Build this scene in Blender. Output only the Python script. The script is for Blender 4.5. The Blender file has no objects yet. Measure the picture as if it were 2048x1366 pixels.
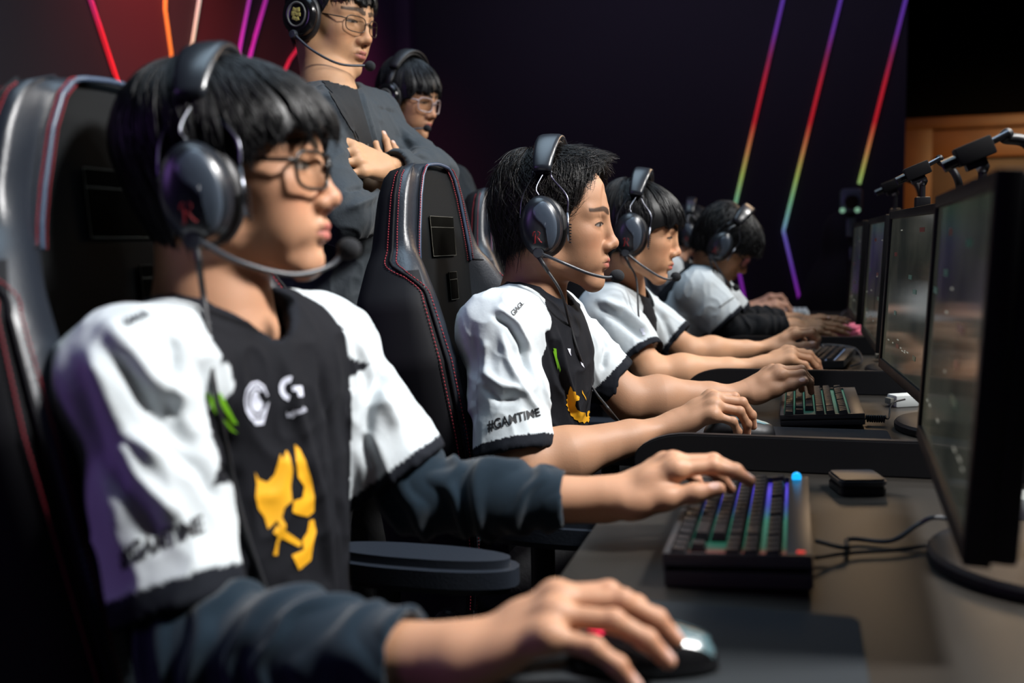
import bpy, bmesh, math, random
import numpy as np
from mathutils import Vector, Matrix, Euler
from mathutils.bvhtree import BVHTree
import time
T00 = time.time()
random.seed(7); RNG = np.random.default_rng(7)
SC = bpy.context.scene
COL = SC.collection
# ---------------------------------------------------------------- camera
IMG_W, IMG_H, FPX = 2048, 1366, 1991.1
YAW, PITCH, ROLL = math.radians(16.0), math.radians(5.6), math.radians(-1.0)
CAM = Vector((0, 0, 1.11))
_f = Vector((-math.sin(YAW)*math.cos(PITCH), math.cos(YAW)*math.cos(PITCH), -math.sin(PITCH)))
_r0 = Vector((math.cos(YAW), math.sin(YAW), 0))
_u0 = _r0.cross(_f)
_r = _r0*math.cos(ROLL) + _u0*math.sin(ROLL)
_u = -_r0*math.sin(ROLL) + _u0*math.cos(ROLL)
cam_data = bpy.data.cameras.new('camera')
cam = bpy.data.objects.new('camera', cam_data); COL.objects.link(cam)
cam_data.sensor_width = 36.0; cam_data.lens = 35.0; cam_data.clip_start = 0.02; cam_data.clip_end = 60
m3 = Matrix((_r, _u, -_f)).transposed()
cam.matrix_world = Matrix.Translation(CAM) @ m3.to_4x4()
cam_data.dof.use_dof = True
cam_data.dof.focus_distance = 1.86
cam_data.dof.aperture_fstop = 2.6
cam_data.dof.aperture_blades = 9
SC.camera = cam

def W(px, py, d):
    """world point seen at photo position (px, py) at a depth of d metres in front of the camera"""
    return CAM + _f*d + _r*((px-IMG_W/2)/FPX*d) - _u*((py-IMG_H/2)/FPX*d)
def ray(px, py):
    return (_f + _r*((px-IMG_W/2)/FPX) - _u*((py-IMG_H/2)/FPX)).normalized()
def WZ(px, py, z):
    r = ray(px, py); return CAM + r*((z-CAM.z)/r.z)
def WX(px, py, x):
    r = ray(px, py); return CAM + r*((x-CAM.x)/r.x)
def WY(px, py, y):
    r = ray(px, py); return CAM + r*((y-CAM.y)/r.y)
def PX(p):
    v = Vector(p)-CAM; d = v.dot(_f)
    return (IMG_W/2+v.dot(_r)/d*FPX, IMG_H/2-v.dot(_u)/d*FPX, d)

# ---------------------------------------------------------------- world, lights, exposure
SC.view_settings.view_transform = 'Standard'; SC.view_settings.look = 'None'
SC.view_settings.gamma = 1.0; SC.view_settings.use_curve_mapping = False
SC.view_settings.exposure = 0.0
SC.cycles.max_bounces = 6; SC.cycles.diffuse_bounces = 3; SC.cycles.glossy_bounces = 4
SC.cycles.transparent_max_bounces = 12; SC.cycles.sample_clamp_indirect = 4.0
SC.cycles.use_denoising = True
wd = bpy.data.worlds.new('hall'); SC.world = wd; wd.use_nodes = True
wd.node_tree.nodes['Background'].inputs[0].default_value = (0.55, 0.6, 0.85, 1)
wd.node_tree.nodes['Background'].inputs[1].default_value = 0.004

def area(name, loc, target, size, power, color, size_y=None, spread=None):
    l = bpy.data.lights.new(name, 'AREA'); l.energy = power; l.color = color
    l.shape = 'RECTANGLE' if size_y else 'SQUARE'; l.size = size
    if size_y: l.size_y = size_y
    if spread: l.spread = math.radians(spread)
    o = bpy.data.objects.new(name, l); COL.objects.link(o)
    o.location = loc
    o.rotation_euler = (Vector(target)-Vector(loc)).to_track_quat('-Z', 'Y').to_euler()
    return o
# stage lighting: a bar of cool white fixtures over the front of the desk, a soft overhead wash, violet wash from behind
area('stage_light', (1.45, 1.15, 3.0), (-0.50, 1.0, 1.0), 0.35, 39, (1.0, 0.985, 0.97), 0.35, spread=90)
area('stage_light', (1.45, 2.5, 3.0), (-0.45, 2.2, 1.0), 0.35, 16, (1.0, 0.975, 0.94), 0.45, spread=95)
area('stage_light', (1.45, 4.0, 3.0), (-0.5, 3.6, 1.0), 0.35, 17, (1.0, 0.975, 0.94), 0.45, spread=95)
area('overhead_wash', (-0.7, 2.4, 3.1), (-0.7, 2.4, 0), 1.0, 15, (0.62, 0.82, 1.0), 3.5, spread=100)
area('violet_wash', (-2.3, -0.6, 1.9), (-0.7, 1.0, 0.9), 0.8, 7, (0.5, 0.25, 1.0))
area('red_wash', (-2.1, 3.2, 3.0), (-2.6, 4.0, 1.6), 0.5, 12, (1.0, 0.16, 0.16), spread=80)
area('red_wash', (-2.0, 5.2, 3.0), (-2.6, 5.8, 1.8), 0.5, 3.0, (1.0, 0.15, 0.35), spread=60)
area('added_desk_glow', (0.75, 5.6, 2.55), (0.0, 1.0, 0.75), 1.3, 3.2, (1.0, 0.68, 0.40), 0.7, spread=80)  # no real fixture: added so the desk top reflects a warm glow
area('added_backdrop_fill', (-0.6, 4.9, 3.2), (-0.4, 6.5, 1.7), 3.0, 12, (0.66, 0.56, 1.0), 0.4)  # added fill that lifts the back wall out of black
area('added_backdrop_fill', (-1.2, 1.8, 3.2), (-2.6, 2.8, 1.9), 1.5, 5, (0.70, 0.58, 1.0), 0.4, spread=110)  # same added fill for the left wall
area('warm_hall_light', (2.1, 7.6, 2.2), (1.8, 9.4, 1.0), 0.6, 9, (1.0, 0.62, 0.28), spread=90)

# ---------------------------------------------------------------- materials
def P(nt): return nt.nodes['Principled BSDF']
def mat(name, color=(0.5, 0.5, 0.5), rough=0.5, metal=0.0, spec=0.5, emit=None, estr=1.0, vcol=False, sss=0.0,
        bump=None, coat=0.0, aniso=0.0, noise_amt=None, sheen=0.0):
    m = bpy.data.materials.new(name); m.use_nodes = True; nt = m.node_tree; p = P(nt)
    c = tuple(color)+(1,)
    p.inputs['Base Color'].default_value = c
    p.inputs['Roughness'].default_value = rough; p.inputs['Metallic'].default_value = metal
    p.inputs['Specular IOR Level'].default_value = spec
    if coat: p.inputs['Coat Weight'].default_value = coat; p.inputs['Coat Roughness'].default_value = 0.15
    if sheen: p.inputs['Sheen Weight'].default_value = sheen
    if sss:
        p.inputs['Subsurface Weight'].default_value = sss
        p.inputs['Subsurface Radius'].default_value = (1.0, 0.35, 0.2); p.inputs['Subsurface Scale'].default_value = 0.004
    if emit: p.inputs['Emission Color'].default_value = tuple(emit)+(1,); p.inputs['Emission Strength'].default_value = estr
    src = None
    if vcol:
        a = nt.nodes.new('ShaderNodeAttribute'); a.attribute_name = 'Col'; src = a.outputs['Color']
    if noise_amt:
        sc_, amt = noise_amt
        tc = nt.nodes.new('ShaderNodeTexCoord'); n = nt.nodes.new('ShaderNodeTexNoise'); n.inputs['Scale'].default_value = sc_; n.inputs['Detail'].default_value = 4
        nt.links.new(tc.outputs['Object'], n.inputs['Vector'])
        mx = nt.nodes.new('ShaderNodeMix'); mx.data_type = 'RGBA'; mx.blend_type = 'MULTIPLY'; mx.inputs[0].default_value = 1.0
        rg = nt.nodes.new('ShaderNodeMapRange'); rg.inputs['From Min'].default_value = 0.3; rg.inputs['From Max'].default_value = 0.7
        rg.inputs['To Min'].default_value = 1-amt; rg.inputs['To Max'].default_value = 1+amt
        nt.links.new(n.outputs['Fac'], rg.inputs['Value'])
        if src: nt.links.new(src, mx.inputs[6])
        else: mx.inputs[6].default_value = c
        nt.links.new(rg.outputs[0], mx.inputs[7]); src = mx.outputs[2]
    if src: nt.links.new(src, p.inputs['Base Color'])
    if bump:
        bs, bd, bst = bump
        tc = nt.nodes.new('ShaderNodeTexCoord'); n = nt.nodes.new('ShaderNodeTexNoise'); n.inputs['Scale'].default_value = bs; n.inputs['Detail'].default_value = 5
        nt.links.new(tc.outputs['Object'], n.inputs['Vector'])
        b = nt.nodes.new('ShaderNodeBump'); b.inputs['Distance'].default_value = bd; b.inputs['Strength'].default_value = bst
        nt.links.new(n.outputs['Fac'], b.inputs['Height']); nt.links.new(b.outputs[0], p.inputs['Normal'])
    return m
def s2l(h):
    v = [int(h[i:i+2], 16)/255 for i in (0, 2, 4)]
    return tuple(x/12.92 if x <= .04045 else ((x+.055)/1.055)**2.4 for x in v)

# ---------------------------------------------------------------- objects
def link(o, parent=None):
    COL.objects.link(o)
    if parent is not None: o.parent = parent
    return o
def empty(name, loc=(0, 0, 0), rot=(0, 0, 0), matrix=None, **kw):
    o = bpy.data.objects.new(name, None); o.empty_display_size = 0.05; link(o)
    if matrix is not None: o.matrix_world = matrix
    else: o.location = loc; o.rotation_euler = rot
    tag(o, **kw); return o
def tag(o, label=None, category=None, group=None, kind=None):
    if label: o['label'] = label
    if category: o['category'] = category
    if group: o['group'] = group
    if kind: o['kind'] = kind
    return o
def mesh_obj(name, verts, faces, material, parent=None, smooth=True, colors=None, **kw):
    me = bpy.data.meshes.new(name)
    if isinstance(verts, np.ndarray) and isinstance(faces, np.ndarray):
        n = len(verts); k = faces.shape[1]; nf = len(faces)
        me.vertices.add(n); me.vertices.foreach_set('co', verts.astype(np.float32).ravel())
        me.loops.add(nf*k); me.loops.foreach_set('vertex_index', faces.astype(np.int32).ravel())
        me.polygons.add(nf); me.polygons.foreach_set('loop_start', np.arange(0, nf*k, k, dtype=np.int32))
        me.polygons.foreach_set('use_smooth', np.full(nf, smooth))
        me.update(calc_edges=True)
    else:
        me.from_pydata([tuple(v) for v in verts], [], [tuple(f) for f in faces])
        for p in me.polygons: p.use_smooth = smooth
        me.update()
    if colors is not None:
        a = me.color_attributes.new('Col', 'FLOAT_COLOR', 'POINT')
        c = np.ones((len(me.vertices), 4), np.float32); c[:, :3] = colors; a.data.foreach_set('color', c.ravel())
    ms = material if isinstance(material, (list, tuple)) else [material]
    for m in ms: me.materials.append(m)
    o = bpy.data.objects.new(name, me); link(o, parent); tag(o, **kw)
    return o
class MB:
    """collects simple solids into one mesh"""
    def __init__(s): s.v = []; s.f = []; s.mi = []
    def add(s, v, f, mi=0):
        n = len(s.v); s.v += [Vector(p) for p in v]; s.f += [tuple(i+n for i in q) for q in f]; s.mi += [mi]*len(f); return s
    def box(s, c, h, R=None, b=0.0, mi=0):
        """box centre c, half sizes h, rotation R; b bevels all edges"""
        bm = bmesh.new(); bmesh.ops.create_cube(bm, size=2.0)
        for v in bm.verts: v.co = Vector((v.co.x*h[0], v.co.y*h[1], v.co.z*h[2]))
        if b > 0: bmesh.ops.bevel(bm, geom=bm.edges[:], offset=b, segments=2, profile=0.6, affect='EDGES', clamp_overlap=True)
        bm.verts.index_update()
        vs = [((R @ v.co) if R is not None else v.co) + Vector(c) for v in bm.verts]
        fs = [[v.index for v in f.verts] for f in bm.faces]; bm.free()
        return s.add(vs, fs, mi)
    def tube(s, pts, r, n=8, caps=True, mi=0, flat=1.0, up=None):
        pts = [Vector(p) for p in pts]; m = len(pts)
        rs = r if isinstance(r, (list, tuple)) else [r]*m
        vs = []; prev = None
        for i, p in enumerate(pts):
            t = (pts[min(i+1, m-1)]-pts[max(i-1, 0)]).normalized()
            if prev is None:
                a = Vector(up) if up is not None else (Vector((0, 0, 1)) if abs(t.z) < .9 else Vector((1, 0, 0)))
            else: a = prev
            a = (a - t*a.dot(t)).normalized(); b = t.cross(a); prev = a
            for k in range(n):
                th = 2*math.pi*k/n; vs.append(p + a*(math.cos(th)*rs[i]) + b*(math.sin(th)*rs[i]*flat))
        fs = []
        for i in range(m-1):
            for k in range(n):
                k2 = (k+1) % n; fs.append((i*n+k, i*n+k2, (i+1)*n+k2, (i+1)*n+k))
        if caps:
            fs.append(tuple(range(n-1, -1, -1))); fs.append(tuple((m-1)*n+k for k in range(n)))
        return s.add(vs, fs, mi)
    def prism(s, poly, z0, z1, M=None, mi=0, b=0):
        """extrude a 2D polygon along z"""
        bm = bmesh.new(); vs = [bm.verts.new((x, y, z0)) for x, y in poly]
        f = bm.faces.new(vs)
        r = bmesh.ops.extrude_face_region(bm, geom=[f])
        for v in [g for g in r['geom'] if isinstance(g, bmesh.types.BMVert)]: v.co.z = z1
        bmesh.ops.recalc_face_normals(bm, faces=bm.faces[:])
        if b:
            bmesh.ops.bevel(bm, geom=[e for e in bm.edges if abs(e.verts[0].co.z-e.verts[1].co.z) < 1e-7], offset=b, segments=2, affect='EDGES', clamp_overlap=True)
        bm.verts.index_update()
        vv = [(M @ v.co) if M is not None else v.co.copy() for v in bm.verts]
        ff = [[v.index for v in q.verts] for q in bm.faces]; bm.free()
        return s.add(vv, ff, mi)
    def lathe(s, prof, n=24, M=None, mi=0):
        vs = []; m = len(prof)
        for r, z in prof:
            for k in range(n):
                th = 2*math.pi*k/n; p = Vector((r*math.cos(th), r*math.sin(th), z)); vs.append((M @ p) if M is not None else p)
        fs = [(i*n+k, i*n+(k+1) % n, (i+1)*n+(k+1) % n, (i+1)*n+k) for i in range(m-1) for k in range(n)]
        fs += [tuple(range(n-1, -1, -1)), tuple((m-1)*n+k for k in range(n))]
        return s.add(vs, fs, mi)
    def build(s, name, material, parent=None, smooth=False, bevel=0, auto=True, **kw):
        me = bpy.data.meshes.new(name); me.from_pydata([tuple(v) for v in s.v], [], s.f)
        ms = material if isinstance(material, (list, tuple)) else [material]
        for m in ms: me.materials.append(m)
        for i, p in enumerate(me.polygons): p.material_index = s.mi[i]; p.use_smooth = True
        me.update()
        bm = bmesh.new(); bm.from_mesh(me); bmesh.ops.recalc_face_normals(bm, faces=bm.faces[:]); bm.to_mesh(me); bm.free()
        if not smooth: me.set_sharp_from_angle(angle=math.radians(38))
        o = bpy.data.objects.new(name, me); link(o, parent); tag(o, **kw)
        return o
def bez(pts, n=24):
    """Catmull-Rom through points"""
    P_ = [Vector(p) for p in pts]; out = []
    Q = [P_[0]*2-P_[1]]+P_+[P_[-1]*2-P_[-2]]
    for i in range(1, len(Q)-2):
        for k in range(n):
            t = k/n; a, b, c, d = Q[i-1], Q[i], Q[i+1], Q[i+2]
            out.append(0.5*((2*b)+(c-a)*t+(2*a-5*b+4*c-d)*t*t+(3*b-a-3*c+d)*t**3))
    out.append(P_[-1].copy()); return out
def copy_tree(o, parent=None):
    c = o.copy(); COL.objects.link(c)
    if parent is not None: c.parent = parent
    for ch in [x for x in SC.objects if x.parent == o]: copy_tree(ch, c)
    return c
def rotz(a): return Matrix.Rotation(a, 3, 'Z')
# ================================================================ the room
M_wall = mat('dark_printed_backdrop', s2l('16121a'), 0.75, noise_amt=(1.2, 0.15))
M_wallred = mat('red_backdrop', s2l('3f1a20'), 0.75, noise_amt=(1.0, 0.15))
M_wallgrey = mat('grey_backdrop', s2l('2a2226'), 0.75)
M_wallviolet = mat('violet_backdrop', s2l('2c1a30'), 0.75, noise_amt=(1.2, 0.15))
M_black = mat('black', (0.004, 0.004, 0.005), 0.6, spec=0.2)
M_carpet = mat('grey_carpet', (0.035, 0.034, 0.032), 0.95, noise_amt=(60, 0.4), bump=(90, 0.004, 0.6))
M_wood = mat('wood_door', s2l('7d4d20'), 0.45, noise_amt=(3, 0.25))
M_wooddark = mat('wood_panel', s2l('4e3016'), 0.5, noise_amt=(3, 0.25))
WL, WB = -2.6, 6.5
MB().box((1.0, 4, -0.05), (5, 6.2, 0.05)).build('floor', M_carpet, kind='structure')
MB().box((1.0, 4, 3.45), (5, 6.2, 0.05)).build('ceiling', M_black, kind='structure')
MB().box((WL-0.05, 2.5, 1.7), (0.05, 4.1, 1.7)).build('wall_left', M_wall, kind='structure')
xend = WY(1808, 400, WB).x
MB().box(((WL+xend)/2, WB+0.06, 1.7), ((xend-WL)/2, 0.06, 1.7)).build('wall_back', M_wall, kind='structure')
# coloured bands printed on the left backdrop
def wallpoly(name, pix, m, plane, val, off):
    pts = [(WX(x, y, val) if plane == 'x' else WY(x, y, val)) for x, y in pix]
    for p in pts:
        p.z = max(0.002, min(3.395, p.z))
        if plane == 'x': p.x = val+off
        else: p.y = val-off
    me = MB(); n = len(pts); d = Vector((-0.004, 0, 0)) if plane == 'x' else Vector((0, 0.004, 0))
    v = pts+[p+d for p in pts]; f = [tuple(range(n)), tuple(range(2*n-1, n-1, -1))]+[(i, (i+1) % n, n+(i+1) % n, n+i) for i in range(n)]
    me.add(v, f); return me.build(name, m, kind='structure')
wallpoly('wall_left_panel', [(178, -40), (330, -40), (345, 240), (235, 195)], M_wallred, 'x', WL, 0.006)
wallpoly('wall_left_panel', [(330, -40), (402, -40), (378, 110), (345, 240), (336, 110)], M_wallgrey, 'x', WL, 0.006)
wallpoly('wall_left_panel', [(402, -40), (505, -40), (478, 90), (440, 300), (345, 240), (378, 110)], M_wallred, 'x', WL, 0.006)
wallpoly('wall_left_panel', [(541, -40), (700, -40), (700, 700), (440, 700), (500, 90)], M_wallred, 'x', WL, 0.006)
wallpoly('wall_left_panel', [(700, -40), (822, -40), (822, 700), (700, 700)], M_wallviolet, 'x', WL, 0.006)
# corner post
pc = WY(820, 200, WB-0.12)
MB().box((WL+0.05, WB-0.07, 1.69), (0.05, 0.07, 1.69), b=0.004).build('trim_1', M_wallviolet, kind='structure')
# dark hall beyond the backdrop, with a wooden doorway
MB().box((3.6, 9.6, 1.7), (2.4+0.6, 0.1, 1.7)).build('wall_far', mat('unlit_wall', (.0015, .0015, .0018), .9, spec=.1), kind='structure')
d0 = WY(1806, 400, 9.4); dtop = WY(1950, 235, 9.4).z
MB().box((d0.x+1.6, 9.46, (dtop+0.0)/2), (1.6, 0.03, dtop/2)).build('door_1', M_wooddark, kind='structure')
fr = MB()
fr.box((d0.x+0.10, 9.38, dtop/2), (0.12, 0.05, dtop/2), b=0.01)
fr.box((d0.x+1.6, 9.37, dtop-0.04), (1.6, 0.05, 0.05), b=0.01)
fr.box((d0.x+1.7, 9.39, dtop-0.22), (1.5, 0.035, 0.12), b=0.01)
fr.build('trim_2', M_wood, kind='structure')
# ---- gradient light lines on the walls
def led(name, pix, cols, plane, val, label, w=0.0095, group=None):
    """a thin diffused light strip; colour runs along its length"""
    pts = [(WX(x, y, val) if plane == 'x' else WY(x, y, val)) for x, y in pix]
    off = Vector((0.02, 0, 0)) if plane == 'x' else Vector((0, -0.02, 0))
    nrm = Vector((1, 0, 0)) if plane == 'x' else Vector((0, -1, 0))
    L = [0]
    for a, b in zip(pts, pts[1:]): L.append(L[-1]+(b-a).length)
    V = []; F = []; C = []
    ns = 60; samp = []
    for i in range(ns+1): samp.append(L[-1]*i/ns)
    samp = sorted(set(samp+L))
    cx = [c[0] for c in cols]; cc = np.array([s2l(c[1]) for c in cols])
    for s in samp:
        k = max(i for i in range(len(L)) if L[i] <= s+1e-9); k = min(k, len(pts)-2)
        t = (s-L[k])/(L[k+1]-L[k]); p = pts[k].lerp(pts[k+1], t); py = pix[k][1]*(1-t)+pix[k+1][1]*t
        dr = (pts[k+1]-pts[k]).normalized(); sd = dr.cross(nrm).normalized()*w
        for a, o_ in ((-1, 0), (-1, 1), (1, 1), (1, 0)): V.append(p+sd*a+off*(1 if o_ else 0.15))
        col = [np.interp(py, cx, cc[:, j]) for j in range(3)]; C += [col]*4
    m = len(samp)
    for i in range(m-1):
        for k in range(4): F.append((i*4+k, i*4+(k+1) % 4, (i+1)*4+(k+1) % 4, (i+1)*4+k))
    F += [(3, 2, 1, 0), tuple((m-1)*4+k for k in range(4))]
    o = mesh_obj(name, V, F, M_led, smooth=False, colors=np.array(C), label=label, category='light strip', group=group)
    return o
M_led = bpy.data.materials.new('light_strip'); M_led.use_nodes = True
nt = M_led.node_tree; p_ = P(nt); a_ = nt.nodes.new('ShaderNodeAttribute'); a_.attribute_name = 'Col'
nt.links.new(a_.outputs['Color'], p_.inputs['Emission Color']); nt.links.new(a_.outputs['Color'], p_.inputs['Base Color']); p_.inputs['Emission Strength'].default_value = 0.62
rb = [(-60, '4a38a8'), (60, '6a2f9a'), (110, '8a2450'), (160, 'c02030'), (240, 'c82028'), (300, 'c88a50'), (350, 'a8c060'), (400, '80c090'), (450, '7fb0c0'), (470, '6a60b8'), (540, '6a3aa8'), (605, '8a1fa0')]
G = 'rainbow light strips on the dark back wall'
led('light_strip', [(1580, -60), (1470, 412)], rb, 'y', WB, 'rainbow light strip on the back wall, end behind the bowed head', group=G)
led('light_strip', [(1696, -60), (1567, 462), (1600, 602)], rb, 'y', WB, 'bent rainbow light strip on the back wall, purple below its kink', group=G)
led('light_strip', [(1826, -60), (1718, 368)], rb, 'y', WB, 'straight rainbow light strip on the back wall nearest the wooden doorway', group=G)
led('light_strip', [(1470, 500), (1492, 612)], [(480, '6a3aa8'), (612, '8a1fa0')], 'y', WB, 'short purple light strip showing below the bowed player\'s face', group=G)
G = 'thin light strips on the left wall'
led('light_strip', [(160, -50), (236, 182), (250, 230)], [(0, 'c83070'), (60, 'e02838'), (190, 'ff2a30')], 'x', WL, 'red light strip slanting down behind the front gaming chair', 0.0042, G)
led('light_strip', [(326, -50), (325, 20), (337, 105), (344, 240)], [(0, 'd89040'), (100, 'd08838')], 'x', WL, 'orange light strip above the front player\'s hair', 0.0040, G)
led('light_strip', [(402, -50), (378, 98), (360, 240)], [(0, 'a8c8b8'), (100, 'a0c0a0')], 'x', WL, 'pale green light strip above the front player\'s hair', 0.0040, G)
led('light_strip', [(504, -50), (478, 80), (450, 240)], [(0, '8a3aa8'), (80, 'a030b0')], 'x', WL, 'violet light strip, left of the close purple pair', 0.0042, G)
led('light_strip', [(542, -50), (503, 85), (470, 220)], [(0, '9a2fa0'), (80, 'a82aa8')], 'x', WL, 'magenta light strip, right of the close purple pair', 0.0042, G)
led('light_strip', [(600, 85), (575, 120), (540, 200)], [(0, 'd02848'), (120, 'd02848')], 'x', WL, 'short red light strip beside the standing man\'s collar', 0.0042, G)

# ================================================================ desk and dividers
TZ = 0.75
M_desk = mat('black_laminate', (0.019, 0.016, 0.013), 0.40, spec=0.5, bump=(400, 0.0004, 0.25))
M_edge = mat('black_edge', (0.012, 0.012, 0.013), 0.4)
M_plastic = mat('black_plastic', (0.009, 0.009, 0.011), 0.42, spec=0.35, bump=(700, 0.0003, 0.3))
M_gloss = mat('gloss_black_plastic', (0.008, 0.008, 0.009), 0.15)
M_metal = mat('steel', (0.35, 0.36, 0.38), 0.3, metal=1.0)
DX0, DX1 = -0.245, 0.62
t = empty('long_desk', (0.2, 2.4, 0), label='long black competition desk under the keyboards and monitors', category='desk')
def kid(mb, name, m, root, **kw):
    o = mb.build(name, m, root, **kw); o.matrix_parent_inverse = root.matrix_basis.inverted() if root.type == 'EMPTY' and False else Matrix(); return o
def rel(root):   # world -> root space for meshes given in world coordinates
    return root.matrix_basis.inverted()
class WMB(MB):
    """MB whose vertices are given in world space and stored in the root's space"""
    def build(s, name, material, parent=None, **kw):
        if parent is not None:
            mw = Matrix()
            q = parent
            while q is not None: mw = q.matrix_basis @ mw if True else mw; q = q.parent
            inv = mw.inverted(); s.v = [inv @ v for v in s.v]
        return MB.build(s, name, material, parent, **kw)
WMB().box(((DX0+DX1)/2, 2.6, TZ-0.0125), ((DX1-DX0)/2, 2.55, 0.0125), b=0.003).build('tabletop', M_desk, t)
for y in (0.15, 0.76, 1.58, 2.41, 3.235, 4.06, 5.0):
    WMB().box((0.25, y, 0.3625), (0.3, 0.012, 0.3625)).build('leg_panel', M_edge, t)
WMB().box((DX1-0.03, 2.6, 0.45), (0.01, 2.5, 0.275)).build('modesty_panel', M_edge, t)
DIVY = [1.577, 2.405, 3.235, 4.06]
dl = ['black desk divider between the front player\'s keyboard and the second player\'s mouse pad', 'black desk divider behind the second player\'s keyboard', 'black desk divider in front of the pink cushion', 'black desk divider beside the farthest player']
for y, lb in zip(DIVY, dl):
    prof = []
    h = 0.056; x0 = DX0-0.005; x1 = 0.60; r = 0.045
    prof = [(x0, 0)]
    for k in range(9):
        a = math.pi - k/8*math.pi/2; prof.append((x0+0.09+0.09*math.cos(a), h-r+r*math.sin(a)))
    prof += [(x1, h), (x1, 0)]
    M = Matrix(((1, 0, 0, 0), (0, 0, -1, 0), (0, 1, 0, 0), (0, 0, 0, 1)))
    mb = MB(); mb.prism(prof, -0.008, 0.008, Matrix.Translation((0, y, TZ)) @ M, b=0.0025)
    mb.build('desk_divider', M_plastic, label=lb, category='divider', group='desk dividers between the stations')

# ================================================================ monitors
M_screen = mat('screen', (0.010, 0.011, 0.010), 0.11, spec=0.5)
nt = M_screen.node_tree; tc = nt.nodes.new('ShaderNodeTexCoord'); nz = nt.nodes.new('ShaderNodeTexNoise'); nz.inputs['Scale'].default_value = 5.0; nz.inputs['Detail'].default_value = 6
rp = nt.nodes.new('ShaderNodeValToRGB'); e = rp.color_ramp.elements
e[0].position = 0.35; e[0].color = s2l('1a1d1a')+(1,); e[1].position = 0.75; e[1].color = s2l('464438')+(1,)
x = rp.color_ramp.elements.new(0.55); x.color = s2l('2f302a')+(1,)
nt.links.new(tc.outputs['Object'], nz.inputs['Vector']); nt.links.new(nz.outputs['Fac'], rp.inputs['Fac'])
nt.links.new(rp.outputs['Color'], P(nt).inputs['Emission Color']); P(nt).inputs['Emission Strength'].default_value = 0.85
M_bezel = mat('matte_black_bezel', (0.004, 0.004, 0.005), 0.5, spec=0.25)
M_hud = mat('screen_text', (0.2, 0.2, 0.2), 0.3, emit=s2l('8a8a7c'), estr=0.6)
M_hudr = mat('screen_red_text', (0.1, 0.02, 0.02), 0.3, emit=s2l('3a201b'), estr=0.5)
M_hudg = mat('screen_green_text', (0.02, 0.1, 0.06), 0.3, emit=s2l('16302a'), estr=0.5)
def monitor(yc, xc, yaw, tilt, label, zc=0.999, Lh=0.287, Hh=0.165, base=True):
    """local frame: x points to the player (-X world), y along the screen, z up"""
    R = Matrix.Rotation(yaw, 4, 'Z')
    root = empty('monitor', matrix=Matrix.Translation((xc, yc, TZ)) @ R, label=label, category='monitor', group='black gaming monitors in a row')
    zc -= TZ
    T = Matrix.Translation((0, 0, zc)) @ Matrix.Rotation(tilt, 4, 'Y')
    def bx(mb, c, h, b=0.0): 
        n0 = len(mb.v); mb.box(c, h, b=b)
        for i in range(n0, len(mb.v)): mb.v[i] = T @ mb.v[i]
        return mb
    # frame ring
    mb = MB()
    for s in (-1, 1): bx(mb, (0.010, s*(Lh-0.008), 0), (0.011, 0.008, Hh), 0.002)
    bx(mb, (0.010, 0, Hh-0.008), (0.011, Lh-0.016, 0.008), 0.002); bx(mb, (0.010, 0, -Hh+0.010), (0.011, Lh-0.016, 0.010), 0.002)
    mb.build('bezel', M_bezel, root)
    mb = MB(); bx(mb, (0.028, 0, 0), (0.014, Lh-0.002, Hh-0.003), 0.006); bx(mb, (0.05, 0, -0.01), (0.016, Lh*0.62, Hh*0.6), 0.012)
    mb.build('back_housing', M_bezel, root)
    mb = MB(); bx(mb, (0.008, 0, 0.001), (0.004, Lh-0.0155, Hh-0.0165))
    sc_ = mb.build('screen', M_screen, root)
    rs = random.Random(int(yc*100))
    for mm, n in ((M_hud, 9), (M_hudr, 3), (M_hudg, 4)):
        mb = MB()
        for i in range(n):
            y = rs.uniform(-Lh*.8, Lh*.8); z = rs.choice([-Hh*.62, -Hh*.6, rs.uniform(-Hh*.8, Hh*.8)]) if mm is M_hud else rs.uniform(-Hh*.75, Hh*.8)
            w = rs.uniform(.004, .012) if mm is M_hud else rs.uniform(.01, .03)
            bx(mb, (0.0038, y, z), (0.0004, w, 0.0011 if mm is M_hud else 0.004))
        mb.build('lettering', mm, sc_)
    # stand
    mb = MB(); Rb = 0.135
    prof = [(Rb*0.98, 0), (Rb, 0.004), (Rb, 0.012), (Rb*0.97, 0.017), (Rb*0.5, 0.019), (0.0001, 0.0195)]
    mb.lathe(prof, 40, Matrix.Translation((0.12, 0, 0))); mb.build('stand_base', M_plastic, root)
    mb = MB(); mb.box((0.125, 0, 0.17), (0.016, 0.032, 0.16), b=0.006); mb.build('stand_column', M_plastic, root)
    mb = MB(); bx(mb, (0.085, 0, -0.02), (0.03, 0.05, 0.04), 0.005); mb.build('stand_bracket', M_plastic, root)
    return root
lb = ['large near monitor at the right edge of the frame, screen seen edge-on', 'second monitor from the front, opposite the player in sharp focus', 'third monitor from the front, narrow slice with a thick black edge', 'fourth monitor from the front, beside the camera on its stand', 'farthest monitor in the row, hidden behind the others']
spec = [(1.170, 0.158, -2.5), (1.975, 0.195, 3.0), (2.80, 0.192, 0), (3.63, 0.192, 0), (4.45, 0.192, 0)]
MON = []
for (y, x, w), l_ in zip(spec[:4], lb): MON.append(monitor(y, x, math.radians(w), math.radians(3.0), l_))
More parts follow.
